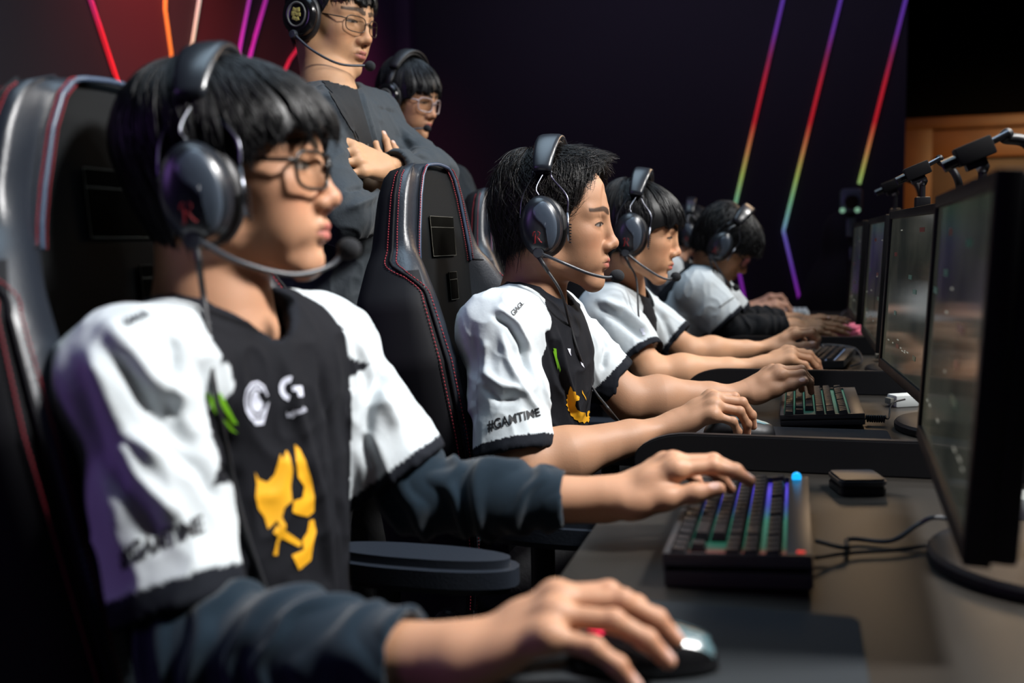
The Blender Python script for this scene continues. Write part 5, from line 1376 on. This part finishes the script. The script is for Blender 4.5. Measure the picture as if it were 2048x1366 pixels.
def chair_section(v):
    """half width w, bolster height b, crease half-width c, thickness t at height v above the seat"""
    vs = [0, .10, .22, .34, .46, .56, .62, .645, .68, .74, .775, .792, .80]
    w = [.180, .205, .235, .265, .285, .270, .225, .200, .186, .162, .138, .110, .070]
    b = [.060, .085, .100, .100, .090, .060, .030, .012, .004, .002, .0, -.006, -.020]
    c = [.120, .130, .140, .140, .137, .140, .140, .136, .126, .104, .084, .064, .036]
    t = [.090, .090, .088, .085, .082, .078, .074, .072, .070, .066, .060, .052, .035]
    return [float(np.interp(v, vs, q)) for q in (w, b, c, t)]
def gaming_chair(loc, yaw, label, recline=4, arms=True, seatz=.440, ax=0.0):
    root = empty('gaming_chair', loc=loc, rot=(0, 0, yaw), label=label, category='chair', group='black racing-style gaming chairs behind the players')
    T = Matrix.Translation((-.24, 0, seatz)) @ Matrix.Rotation(math.radians(-recline), 4, 'Y') @ Matrix.Diagonal((1, 1, 1.03, 1))
    def sec(v):
        w, b, c, t = chair_section(v)
        # one half (y>0) from the centre front to the centre back
        half = [(0, 0), (c*.35, 0), (c*.7, .001), (c*.93, .002), (c, .004), (c+(w-c)*.18, b*.45), (c+(w-c)*.40, b*.88), (c+(w-c)*.62, b), (c+(w-c)*.82, b*.93), (w-.006, b*.70), (w, b*.45-.004), (w, b*.10-.02), (w-.001, -t*.55), (w-.010, -t*.86), (w-.03, -t), (w*.6, -t-.012), (0, -t-.016)]
        return half
    nv = 60; V = []; 
    vv = [0.80*(i/(nv-1)) for i in range(nv)]; k = 17
    for v in vv:
        h = sec(v); ring = [(y, x) for y, x in h]+[(-y, x) for y, x in h[-2:0:-1]]
        for y, x in ring: V.append(T @ Vector((x, y, v)))
    n = 2*k-2; F = [(i*n+j, i*n+(j+1) % n, (i+1)*n+(j+1) % n, (i+1)*n+j) for i in range(nv-1) for j in range(n)]
    F += [tuple(range(n-1, -1, -1)), tuple((nv-1)*n+j for j in range(n))]
    mb = MB(); mb.add(V, F, 0)
    nf = len(F)
    for fi in range(nf-2):
        i, j = divmod(fi, n); jj = j if j < k-1 else n-1-j; v = vv[i]
        if jj < 4: mb.mi[fi] = 1
        elif jj >= 11 or (v < .60 and jj >= 8): mb.mi[fi] = 2
        elif v < .34 and jj >= 6: mb.mi[fi] = 3
    back = mb.build('backrest', [M_leather, M_fabricblk, M_shellb, M_carbon], root, smooth=True)
    def seam(yi_fn, v0, v1, r, name, m, dash=None, off=(0, 0)):
        for s in (-1, 1):
            pts = []; N_ = 520 if dash else 90
            for i in range(N_+1):
                v = v0+(v1-v0)*i/N_; y, x = yi_fn(v); pts.append(T @ Vector((x, s*y, v)))
            if v1 > .79 and name != 'side_stitching':   # the seam runs across the top
                y, x = yi_fn(v1); ytop = y
                for q in range(1, 13): a = q/12; pts.append(T @ Vector((x+.002, s*ytop*(1-a), v1+.004*math.sin(a*1.57))))
            if dash is None: MB().tube(pts, r, 6).build(name, m, root, smooth=True)
            else:
                m2 = MB(); L = 0; cur = []
                for a, b in zip(pts, pts[1:]):
                    L += (b-a).length; cur.append(a)
                    if L > dash:
                        if len(cur) > 1:
                            m2.tube([cur[0], cur[0].lerp(b, .62)], r, 5)
                        cur = []; L = 0
                m2.build(name, m, root, smooth=True)
    cr = lambda v: (chair_section(v)[2]+.002, .006)
    seam(lambda v: (cr(v)[0]+.000, cr(v)[1]+.001), .62, .795, .0035, 'piping', M_pipe)
    seam(lambda v: (cr(v)[0]+.010, cr(v)[1]+.0045), .62, .795, .0012, 'red_stitching', M_stitch, .0045)
    seam(lambda v: (cr(v)[0]-.010, cr(v)[1]-.001), .62, .795, .0012, 'red_stitching', M_stitch, .0045)
    def side(o):
        def fn(v):
            k_ = min(1, max(0, (v-.57)/.06)); k_ = k_*k_*(3-2*k_); j = 8+3*k_+o; h = sec(v); i = int(j); q = j-i
            y0, x0 = h[i]; y1, x1 = h[i+1]; return (y0+(y1-y0)*q+.0018, x0+(x1-x0)*q+.0018*(1-k_))
        return fn
    seam(side(0), .02, .79, .0028, 'piping', M_pipe if False else M_shellb)
    seam(side(.45), .02, .785, .0011, 'side_stitching', M_stitch, .0048); seam(side(-.45), .02, .785, .0011, 'side_stitching', M_stitch, .0048)
    # cross seam between headrest side and shoulder wing
    for s in (-1, 1):
        w, b, c, t = chair_section(.625)
        h = sec(.625)[4:12]; MB().tube([T @ Vector((x+.0012, s*(y+.0012), .625-.02*(i/7))) for i, (y, x) in enumerate(h)], .0017, 6).build('cross_seam', M_shellb, root, smooth=True)
    # dark patches on the front panel
    for (y, z, a, b_) in ((.0, .668, .064, .036), (.035, .575, .022, .026)):
        mb = MB(); mb.box((.0035, y, z), (.0012, a, b_), b=.0005)
        for i in range(len(mb.v)): mb.v[i] = T @ mb.v[i]
        pt = mb.build('patch', M_patch, root)
        mb = MB(); e = [(y-a, z-b_), (y+a, z-b_), (y+a, z+b_), (y-a, z+b_), (y-a, z-b_)]
        mb.tube([T @ Vector((.0048, p, q)) for p, q in e], .0005, 4, caps=False); mb.tube([T @ Vector((.0048, y-a, z+b_*.45)), T @ Vector((.0048, y+a, z+b_*.45))], .0005, 4); mb.build('patch_edge', M_patchedge, pt)
    # seat
    mb = MB(); mb.box((.02, 0, seatz-.055), (.25, .24, .05), b=.03); mb.build('seat', M_leather, root, smooth=True)
    for s in (-1, 1):
        MB().tube(bez([(-.20, s*.235, seatz-.02), (.05, s*.245, seatz-.005), (.25, s*.22, seatz-.03)], 6), .035, 12).build('seat_bolster', M_leather, root, smooth=True)
        if arms:
            az = .678
            MB().tube([(-.02+ax, s*.30, seatz-.09), (-.02+ax, s*.30, az-.03)], .020, 10).build('armrest_post', M_plastic, root)
            MB().tube([(-.02, s*.20, seatz-.11), (-.02+ax, s*.30, seatz-.09)], .018, 8).build('armrest_bracket', M_plastic, root)
            prof = [(.135*math.cos(a)+(.02 if math.cos(a) > 0 else 0), .046*math.copysign(abs(math.sin(a))**.8, math.sin(a))) for a in [i*math.pi/16 for i in range(32)]]
            MB().prism([(x+.02+ax, y+s*.30) for x, y in prof], az-.042, az+.006, b=.012).build('armrest_pad', M_leather, root)
    kn = MB(); kn.lathe([(.020, 0), (.024, .003), (.024, .016), (.020, .020), (.008, .021), (.0001, .021)], 24, Matrix.Translation((-.20, -.245, seatz+.03)) @ Matrix.Rotation(math.radians(90), 4, 'X')); kn.build('recline_knob', M_gloss, root)
    MB().tube([(0, 0, .09), (0, 0, seatz-.10)], .028, 14).build('gas_lift', M_plastic, root)
    mb = MB(); mb.lathe([(.0001, .13), (.05, .13), (.055, .11), (.05, .075), (.0001, .075)], 20)
    for i in range(5):
        a = i*2*math.pi/5+.3; d = Vector((math.cos(a), math.sin(a), 0)); mb.tube([d*.03+Vector((0, 0, .105)), d*.31+Vector((0, 0, .075))], [.026, .018], 8)
    mb.build('star_base', M_plastic, root)
    for i in range(5):
        a = i*2*math.pi/5+.3; d = Vector((math.cos(a), math.sin(a), 0)); m = MB()
        m.lathe([(.0001, -.018), (.028, -.018), (.030, -.012), (.030, .012), (.028, .018), (.0001, .018)], 14, Matrix.Translation(d*.31+Vector((0, 0, .031))) @ Matrix.Rotation(a+.5, 4, 'Z') @ Matrix.Rotation(math.radians(90), 4, 'X')); m.build('caster', M_plastic, root)
    return root
CH = gaming_chair((-.365, 1.80, 0), math.radians(0), 'black gaming chair with red stitching behind the in-focus second player')
CH1 = gaming_chair((-.445, .97, 0), math.radians(0), 'large black gaming chair at the left edge, behind the front player', seatz=.475, ax=-.09)
gaming_chair((-.49, 2.64, 0), 0, 'greyish lit gaming chair with a black strap behind the third player')
gaming_chair((-.42, 3.54, 0), 0, 'gaming chair behind the fourth, bowed player')
gaming_chair((-.46, 4.42, 0), 0, 'gaming chair of the farthest seated player')
M_strap = mat('dark_olive_strap', s2l('1a211e'), 0.7)
st_ = MB(); a, b = W(935, 436, 2.75), W(1010, 446, 2.58); st_.box((a+b)/2, ((b-a).length/2, .003, .018), R=Vector((b-a)).to_track_quat('X', 'Z').to_matrix(), b=.001); st_.build('elastic_strap', M_strap, label='black elastic strap stretched across the gaming chair behind the third player', category='strap')

# ================================================================ keyboards
M_key = mat('black_keycap', (0.016, 0.016, 0.018), 0.38, spec=0.5, bump=(900, 0.0004, 0.4))
M_case = mat('dark_keyboard_case', (0.035, 0.035, 0.037), 0.36, spec=0.6)
M_glow = bpy.data.materials.new('key_backlight'); M_glow.use_nodes = True
_n = M_glow.node_tree; _a = _n.nodes.new('ShaderNodeAttribute'); _a.attribute_name = 'Col'; _n.links.new(_a.outputs['Color'], P(_n).inputs['Emission Color']); P(_n).inputs['Emission Strength'].default_value = 1.0; P(_n).inputs['Base Color'].default_value = (.02, .02, .02, 1)
M_blueled = mat('cyan_indicator', (0, .3, .6), .4, emit=s2l('18b0ff'), estr=1.3)
ROWS = [[1.25, 1.25, 1.25, 6.25, 1.25, 1.25, 1.25, 1.25, -.25, 1, 1, 1], [2.25]+[1]*10+[2.75, -1.25, 1, -1], [1.75]+[1]*11+[2.25, -3.25], [1.5]+[1]*12+[1.5, -.25, 1, 1, 1],
        [1]*13+[2, -.25, 1, 1, 1], [1, -1, 1, 1, 1, 1, -.5, 1, 1, 1, 1, -.5, 1, 1, 1, 1, -.25, 1, 1, 1]]
_keymesh = {}
def keyboard(loc, yaw, label, glow, thick=.022, tilt=3.0, m_case=None, m_key=None, detail=True, wx=.150, L=.345, gstr=1.0):
    """local frame: x from the player towards the screen, y to the player's left"""
    root = empty('keyboard', loc=loc, rot=(0, 0, yaw), label=label, category='keyboard', group='mechanical keyboards on the desk')
    T = Matrix.Translation((0, 0, .004)) @ Matrix.Rotation(math.radians(-tilt), 4, 'Y') ; m_case = m_case or M_case; m_key = m_key or M_key
    T = Matrix.Translation((-wx/2, 0, .001)) @ Matrix.Rotation(math.radians(-tilt), 4, 'Y')
    def tx(mb):
        mb.v = [T @ v for v in mb.v]; return mb
    tx(MB().box((wx/2, 0, thick*.36), (wx/2, L/2, thick*.36), b=.003)).build('case_bottom', m_case, root)
    mb = MB(); u = .01875
    mb.box((.0038, 0, thick*.72), (.0035, L/2-.003, thick*.28), b=.0006); mb.box((wx-.0128, 0, thick*.72), (.0125, L/2-.003, thick*.28), b=.0006)
    for s in (-1, 1): mb.box((wx/2, s*(L/2-.002), thick*.72), (wx/2, .002, thick*.28), b=.001)
    tx(mb).build('case_rim', m_case, root)
    # backlit plate
    nn = 40; V = []; F = []; C = []
    for i in range(nn+1):
        y = -L/2+.004+(L-.008)*i/nn
        for x in (.007, wx-.025): V.append(T @ Vector((x, y, thick*.80))); C.append([np.interp(i/nn, [g[0] for g in glow], [s2l(g[1])[j]*gstr for g in glow]) for j in range(3)])
    F = [(2*i, 2*i+1, 2*i+3, 2*i+2) for i in range(nn)]
    mesh_obj('backlit_plate', V, F, M_glow, root, smooth=False, colors=np.array(C))
    def keym(w):
        if w in _keymesh: return _keymesh[w]
        a = .0083; b = w*u/2-.0006; mb = MB(); V = []
        for (sx, sy, z) in ((a, b, 0), (a*.98, b-.0002, .003), (a*.74, b-.0022, .0100)):
            V += [Vector((-sx, -sy, z)), Vector((sx, -sy, z)), Vector((sx, sy, z)), Vector((-sx, sy, z))]
        V.append(Vector((0, 0, .0092)))
        Fk = [(3, 2, 1, 0)]+[(r*4+k, r*4+(k+1) % 4, r*4+4+(k+1) % 4, r*4+4+k) for r in (0, 1) for k in range(4)]+[(8+k, 8+(k+1) % 4, 12) for k in range(4)]
        me = bpy.data.meshes.new('key'); me.from_pydata([tuple(v) for v in V], [], Fk); me.update(); _keymesh[w] = me; return me
    rx = [.0165+i*.01905 for i in range(5)]+[.0165+5*.01905+.004]
    if detail is not None:
        sc_ = (wx-.034)/.1195
        for r, row in enumerate(ROWS):
            y = L/2-.0015-.002
            for w in row:
                if w < 0: y += w*u; continue
                me = keym(w)
                if not me.materials: me.materials.append(m_key)
                o = bpy.data.objects.new('key', me)
                if m_key is not M_key: 
                    o.material_slots  # keep mesh-level material
                link(o, root)
                yc = y-w*u/2; y -= w*u
                o.matrix_local = T @ Matrix.Translation((rx[r]*sc_, yc, thick*.84)) @ Matrix.Rotation(math.radians((2.5-r)*2.2), 4, 'Y')
    return root
K1 = keyboard((-.055, 1.186, TZ), math.radians(0), 'front keyboard with rainbow backlight and a cyan indicator light', [(0, 'c02018'), (.05, '801a18'), (.12, '184a38'), (.45, '1f6a58'), (.65, '2a3a9a'), (.85, '4a3ad0'), (1, '3a2aa0')], thick=.036, wx=.150)
MB().tube([Vector((.0575, .160, .047)), Vector((.0575, .1535, .0468))], .0062, 16, flat=1.0).build('indicator_light', M_blueled, K1)
mb = MB(); mb.box((.062, -.163, .0445), (.004, .003, .0006)); mb.build('red_indicator', mat('red_indicator', (.3, .02, .02), .4, emit=s2l('e02020'), estr=.9), K1)
K2 = keyboard((.050, 2.134, TZ), 0, 'black keyboard under the left hand of the in-focus second player', [(0, '0a1a16'), (.5, '1f5a4c'), (1, '1f5a4c')], thick=.022, wx=.155)
p3k = WZ(1632, 716, .765)
K3 = keyboard((p3k.x+.02, p3k.y, TZ), math.radians(-8), 'keyboard with bluish white backlight under the third player\'s hands', [(0, '9ab0d8'), (1, '6a8ab8')], thick=.022, wx=.150)
M_pink = mat('pink_plastic', s2l('d8708c'), 0.45); M_hotpink = mat('hot_pink_cushion', s2l('e0337f'), 0.5)
M_white = mat('white_plastic', (0.62, 0.66, 0.66), 0.45)
M_wkey = mat('white_keycap', (0.5, 0.56, 0.58), 0.5)
def block_keyboard(loc, yaw, label, m1, m2):
    root = empty('keyboard', loc=loc, rot=(0, 0, yaw), label=label, category='keyboard')
    MB().box((0, 0, .012), (.065, .15, .011), b=.004).build('case', m1, root)
    for r in range(5):
        for q in range(14): MB().box((-.046+r*.023, -.137+q*.0205+.004*(r % 2), .029), (.0098, .0092, .006), b=.002).build('key', m2, root)
    return root
q = W(1580, 624, 4.62); block_keyboard((q.x+.02, q.y, TZ), 0, 'white keyboard beside the farthest player\'s hands', M_white, M_wkey)
q = WZ(1692, 655, .775); KP = block_keyboard((q.x+.0, q.y+.02, TZ), math.radians(-10), 'small pink keyboard in front of the bowed fourth player\'s hands', M_pink, M_pink)

# ================================================================ mice, pads, cushion, puck
M_pad2 = mat('grey_mouse_pad', s2l('23282c'), 0.9, bump=(500, 0.0006, 0.5)); M_pad3 = mat('charcoal_mouse_pad', s2l('232227'), 0.9, bump=(500, 0.0006, 0.5))
def pad(x0, x1, y0, y1, m, label):
    c = ((x0+x1)/2, (y0+y1)/2, TZ+.0018); mb = MB(); r = .012; hx, hy = (x1-x0)/2, (y1-y0)/2
    poly = []
    for sx, sy, a0 in ((1, 1, 0), (-1, 1, 90), (-1, -1, 180), (1, -1, 270)):
        for k in range(5): a = math.radians(a0+k*22.5); poly.append((sx*(hx-r)+r*math.cos(a), sy*(hy-r)+r*math.sin(a)))
    mb.prism(poly, 0, .003, b=.0008); o = mb.build('mouse_pad', m, label=label, category='mouse pad', group='cloth mouse pads on the desk'); o.location = (c[0], c[1], TZ+.0004); return o
pad(-.225, .060, .60, .965, M_pad2, 'grey mouse pad under the front player\'s mouse, at the bottom edge')
pad(-.20, .165, 1.60, 1.945, M_pad3, 'charcoal mouse pad beside the second player\'s keyboard')
M_mouseglow = mat('red_mouse_light', (.5, .02, .08), .4, emit=s2l('ff2050'), estr=2.6)
M_teal = mat('painted_teal_reflection', (0.10, 0.17, 0.19), 0.22, spec=0.7)  # reflection on the glossy mouse front, put into the colour
M_cyanstrip = mat('pale_teal_strip', (0.10, 0.22, 0.26), 0.3)
def mouse(loc, yaw, label, kind):
    root = empty('computer_mouse', loc=loc, rot=(0, 0, yaw), label=label, category='mouse', group='black gaming mice')
    f = Field((-.075, -.045, -.005), (.075, .045, .055), .0016)
    f.ell((-.018, 0, .004), (.046, .033, .037), k=.0); f.ell((.020, 0, .004), (.044, .029, .026), k=.02); f.ell((0, 0, .006), (.060, .028, .022), k=.02)
    f.cut((0, 0, .0015), (0, 0, -1)); f.cut((.0615, 0, 0), (1, 0, .25))
    V, F = f.mesh(2); V = V*1.0
    body = mesh_obj('shell', V, F, M_gloss if kind == 1 else M_plastic, root)
    bv = BVHTree.FromPolygons([tuple(v) for v in V], [tuple(int(i) for i in q) for q in F])
    def patch(name, loop, m, off=.0006):
        bm = bmesh.new(); vs = [bm.verts.new((x, y, 0)) for x, y in loop]; bm.faces.new(vs); bmesh.ops.triangulate(bm, faces=bm.faces[:])
        for _ in range(4):
            es = [e for e in bm.edges if e.calc_length() > .005]
            if not es: break
            bmesh.ops.subdivide_edges(bm, edges=es, cuts=1); bmesh.ops.triangulate(bm, faces=bm.faces[:])
        for v in bm.verts:
            h = bv.ray_cast(Vector((v.co.x, v.co.y, .2)), Vector((0, 0, -1)))
            v.co.z = (h[0].z if h[0] is not None else 0)+off
        bm.verts.index_update(); o = mesh_obj(name, [v.co.copy() for v in bm.verts], [[v.index for v in q.verts] for q in bm.faces], m, body); bm.free(); return o
    if kind == 1:
        patch('front_buttons', [(.026, -.024), (.055, -.020), (.058, -.003), (.026, -.003)], M_teal); patch('front_buttons', [(.026, .024), (.055, .020), (.058, .003), (.026, .003)], M_teal)
        patch('glowing_logo', [(-.048, -.010), (-.038, -.018), (-.018, -.010), (-.018, .010), (-.038, .018), (-.048, .010)], M_mouseglow, .001)
        mb = MB(); mb.box((.053, -.012, .013), (.003, .006, .003), b=.001); mb.build('painted_front_glint', M_white, root)  # white block stands in for a highlight on the mouse front
    else:
        patch('teal_strip', [(-.01, -.020), (.040, -.014), (.050, -.006), (.045, .0), (-.01, -.004)], M_cyanstrip)
    mb = MB(); mb.lathe([(.0001, -.0035), (.009, -.0035), (.0105, 0), (.009, .0035), (.0001, .0035)], 20, Matrix.Translation((.030, 0, .0215)) @ Matrix.Rotation(math.radians(90), 4, 'X')); mb.build('scroll_wheel', M_plastic, root)
    return root
m1 = WZ(1290, 1285, .772); mouse((m1.x, m1.y, TZ+.0035), math.radians(14), 'black mouse with glowing red light under the front player\'s right hand', 1)
m2 = WZ(1482, 860, .768); mouse((m2.x, m2.y, TZ+.0035), math.radians(8), 'dark mouse with teal strip under the second player\'s right hand', 2)
m3 = WZ(1590, 738, .765); mouse((m3.x, m3.y, TZ), 0, 'mouse under the third player\'s right hand', 3)
# puck
pk = WZ(1714, 975, .755); t = empty('square_puck_device', loc=(pk.x, pk.y, TZ), rot=(0, 0, math.radians(14)), label='small square black puck on the desk behind the front keyboard', category='device')
def rsq(h, r, n=6): return [(sx*(h-r)+r*math.cos(math.radians(a0+k*90/n)), sy*(h-r)+r*math.sin(math.radians(a0+k*90/n))) for sx, sy, a0 in ((1, 1, 0), (-1, 1, 90), (-1, -1, 180), (1, -1, 270)) for k in range(n+1)]
MB().prism(rsq(.033, .010), 0, .012, b=.002).build('base', M_plastic, t); MB().prism(rsq(.0335, .010), .013, .024, b=.003).build('lid', M_cup, t)
# pink wrist cushion
q = WZ(1533, 668, .765); f = Field((-.09, -.06, -.01), (.09, .06, .06), .003); f.ell((0, 0, .0), (.062, .036, .030)); f.cut((0, 0, .001), (0, 0, -1)); V, F = f.mesh(2)
o = mesh_obj('wrist_cushion', V, F, M_hotpink, label='hot pink domed cushion behind the third desk divider', category='cushion'); o.location = (q.x, q.y+.03, TZ)
# ---- cables, plugs
def cable(pts, r, m, label, cat='cable', name='cable', group=None):
    return MB().tube(bez(pts, 10), r, 8).build(name, m, smooth=True, label=label, category=cat, group=group)
zt_ = TZ+.006
ke = K1.location
cable([V3(ke.x+.078, ke.y-.03, TZ+.018), V3(ke.x+.11, ke.y-.03, TZ+.012), WZ(1700, 1078, zt_), WZ(1780, 1082, zt_), WZ(1835, 1050, TZ+.02), WZ(1870, 1035, TZ+.03), WZ(1930, 1045, TZ+.02)], .0028, M_boom, 'grey cable running from the front keyboard to the monitor base')
cable([V3(ke.x+.078, ke.y-.075, TZ+.012), WZ(1700, 1106, zt_), WZ(1790, 1100, zt_), WZ(1860, 1090, zt_)], .0024, M_cable, 'dark cable lying below the grey cable of the front keyboard')
MB().tube([V3(ke.x+.076, ke.y-.03, TZ+.018), V3(ke.x+.108, ke.y-.03, TZ+.013)], .0048, 10).build('cable_plug', M_boom, K1) if False else None
k2 = K2.location; coil = [V3(k2.x+.079, k2.y-.120, TZ+.010)]
for i in range(60): a = i*.9; coil.append(V3(k2.x+.082+i*.0006, k2.y-.118+.005*math.cos(a)*.6, TZ+.012+.006*math.sin(a)))
coil += [V3(k2.x+.125, k2.y-.10, TZ+.012), V3(k2.x+.135, k2.y-.04, TZ+.03), V3(k2.x+.165, k2.y+.02, TZ+.03)]
MB().tube(bez(coil, 3), .0018, 6).build('coiled_cable', M_cable, smooth=True, label='coiled black cable at the corner of the second keyboard', category='cable')
def adapter(px, py, z, size, label, yaw=0):
    p = WZ(px, py, TZ); root = empty('power_adapter', loc=(p.x, p.y, TZ), rot=(0, 0, yaw), label=label, category='adapter', group='white adapters and plugs')
    MB().box((0, 0, size[2]), size, b=min(size)*.35).build('housing', M_white, root)
    MB().tube(bez([(size[0], 0, size[2]), (size[0]+.02, -.01, size[2]*.8), (size[0]+.05, -.03, .004), (size[0]+.09, -.03, .004)], 6), .0022, 8).build('lead', M_white, root, smooth=True)
    MB().box((-size[0]-.004, 0, size[2]), (.005, size[1]*.6, size[2]*.5), b=.001).build('connector', M_ringm, root)
    return root
adapter(1806, 812, TZ, (.028, .018, .013), 'white adapter on the desk behind the second monitor\'s base', .5)
adapter(1775, 722, TZ, (.025, .02, .014), 'white adapter beside the third keyboard', 0)
adapter(1715, 630, TZ, (.030, .015, .009), 'white connector behind the fourth player\'s hands', 0)
adapter(2048, 1030, TZ, (.020, .028, .014), 'white adapter at the right edge of the frame, beyond the near monitor', 0)
p = WZ(2048, 1105, TZ); mb = MB(); mb.lathe([(.0001, 0), (.012, 0), (.012, .014), (.009, .018), (.0001, .018)], 16, Matrix.Translation((p.x, p.y, TZ))); mb.build('red_cap', mat('red_plastic', s2l('8c2a1c'), .5), label='small red cap at the right edge beyond the near monitor', category='cap')
cable([V3(p3k.x+.09, p3k.y+.10, TZ+.01), V3(p3k.x+.02, p3k.y+.17, TZ+.035), V3(p3k.x+.11, p3k.y+.14, TZ+.03), V3(p3k.x+.125, p3k.y-.02, TZ+.01), V3(p3k.x+.09, p3k.y-.13, TZ+.008)], .0028, M_boom, 'grey cable looped over the third keyboard')
cable([WZ(1690, 705, TZ+.008), WZ(1730, 700, TZ+.01), WZ(1775, 690, TZ+.02)], .0026, M_boom, 'grey cable leading to the white adapter beside the third keyboard')
kp = KP.location
cable([V3(kp.x+.06, kp.y, TZ+.015), WZ(1712, 640, TZ+.03), WZ(1735, 645, TZ+.02), WZ(1722, 662, TZ+.01)], .004, M_pink, 'pink cable from the small pink keyboard')
cable([WZ(1765, 665, TZ+.008), WZ(1752, 650, TZ+.03), WZ(1768, 648, TZ+.04), WZ(1785, 655, TZ+.02)], .004, M_pink, 'pink cable loop between the third and second monitors')
cable([WZ(1677, 640, TZ+.01), WZ(1690, 622, TZ+.03), WZ(1712, 625, TZ+.02)], .004, M_boom, 'grey cable arching behind the pink keyboard')

# ================================================================ small cameras on goosenecks above the monitors
def webcam(px, py, d, neck, label, s=1.0, base=None):
    c = W(px, py, d); root = empty('desk_camera', loc=c, label=label, category='camera', group='small cameras on goosenecks over the monitors')
    R = Matrix.Rotation(math.radians(-22), 3, 'Y')
    def rel_(p): return Vector(p)-c
    MB().box((0, 0, 0), (.026*s, .016*s, .014*s), R=R, b=.003).build('body', M_black, root)
    MB().tube([R @ Vector((-.024*s, 0, -.003)), R @ Vector((-.046*s, 0, -.004))], .009*s, 14).build('lens', M_gloss, root)
    MB().box(R @ Vector((-.004, 0, -.018*s)), (.015*s, .010*s, .006*s), R=R, b=.002).build('mount_plate', M_plastic, root)
    MB().tube([R @ Vector((.024*s, 0, .003)), R @ Vector((.052*s, 0, .006))], .0050*s, 12).build('connector', M_wire, root)
    MB().tube(bez([R @ Vector((.050*s, 0, .006))]+[rel_(q) for q in neck], 8), .0085*s, 10).build('gooseneck', M_plastic, root, smooth=True)
    pole_top = Vector((.012*s, 0, -.022*s)); 
    mb = MB(); mb.lathe([(.0001, .010), (.007, .008), (.010, 0), (.007, -.008), (.0001, -.010)], 14, Matrix.Translation(pole_top)); mb.build('ball_joint', M_wire, root, smooth=True)
    z1 = (base-c.z) if base is not None else -.10
    MB().tube([pole_top, Vector((pole_top.x, 0, z1))], .006*s, 10).build('pole', M_plastic, root)
    MB().box((pole_top.x, 0, z1+.012), (.014, .018, .014), b=.003).build('clamp', M_plastic, root)
    return root
webcam(1948, 303, 1.45, [W(2010, 276, 1.45), W(2052, 285, 1.45), W(2080, 330, 1.45), W(2090, 420, 1.45)], 'near small camera on a gooseneck above the near monitor', 1.0, base=1.165)
webcam(1834, 342, 2.04, [W(1882, 324, 2.15), W(1903, 338, 2.15), W(1918, 368, 2.15), W(1924, 430, 2.2), W(1925, 520, 2.25)], 'middle small camera on a curved gooseneck above the second monitor', .95, base=1.165)
webcam(1782, 371, 2.84, [W(1812, 358, 2.95), W(1832, 368, 2.95), W(1842, 400, 2.95), W(1843, 470, 3.0)], 'far small camera on a gooseneck above the third monitor', 1.0, base=1.165)
# ================================================================ broadcast camera on a stand at the back, draped equipment beside it
M_silver = mat('blue_grey_metal', (0.13, 0.16, 0.20), 0.35, metal=.6)
c = W(1702, 402, 5.3); t = empty('stage_camera', loc=(c.x, c.y, 0), label='pale metal camera on a pole stand in front of the back wall', category='camera')
MB().box((0, 0, c.z), (.055, .05, .065), b=.02).build('body', M_silver, t)
MB().tube([(0, -.05, c.z), (0, -.10, c.z-.01)], .036, 18).build('lens_hood', M_gloss, t)
for dx in (-.045, .03): MB().tube([(dx, -.052, c.z-.05), (dx, -.060, c.z-.05)], .014, 12).build('lamp', mat('greenish_lamp', (.2, .35, .3), .3, emit=s2l('8fc0a0'), estr=.6), t)
MB().tube([(0, 0, .06), (0, 0, c.z-.06)], .018, 12).build('pole', M_plastic, t)
mb = MB(); mb.box((.0, -.02, c.z-.14), (.022, .02, .05), b=.006); mb.build('tilt_head', M_silver, t)
mb = MB(); mb.box((.02, -.03, c.z-.28), (.025, .02, .035), b=.008); mb.build('clamp', M_silver, t)
for i in range(3):
    a = i*2.094+.4; MB().tube([(0, 0, .45), (math.cos(a)*.35, math.sin(a)*.35, .012)], .011, 8).build('leg', M_plastic, t)
f = Field((-.35, -.28, -.02), (.35, .28, 1.35), .014)
f.ell((.0, 0, 1.12), (.12, .12, .14), k=.05); f.ell((0, 0, .85), (.15, .14, .26), k=.1); f.cone((0, 0, .75), (0, 0, .05), .22, .26, k=.1); f.cone((.0, 0, .95), (-.20, 0, .72), .09, .08, k=.08); f.cut((0, 0, .005), (0, 0, -1))
V, F = f.mesh(2); N = vnormals(V, F); V = V+N*(.02*vnoise(V*np.array([1, 1, .3]), 9, 2))[:, None]
q = W(1690, 520, 5.75); o = mesh_obj('draped_equipment', V, F, mat('black_drape', (0.004, .004, .005), .9), label='black cloth-draped equipment in front of the back wall', category='equipment'); o.location = (q.x, q.y, 0)
# white shoe of the crew showing on the carpet
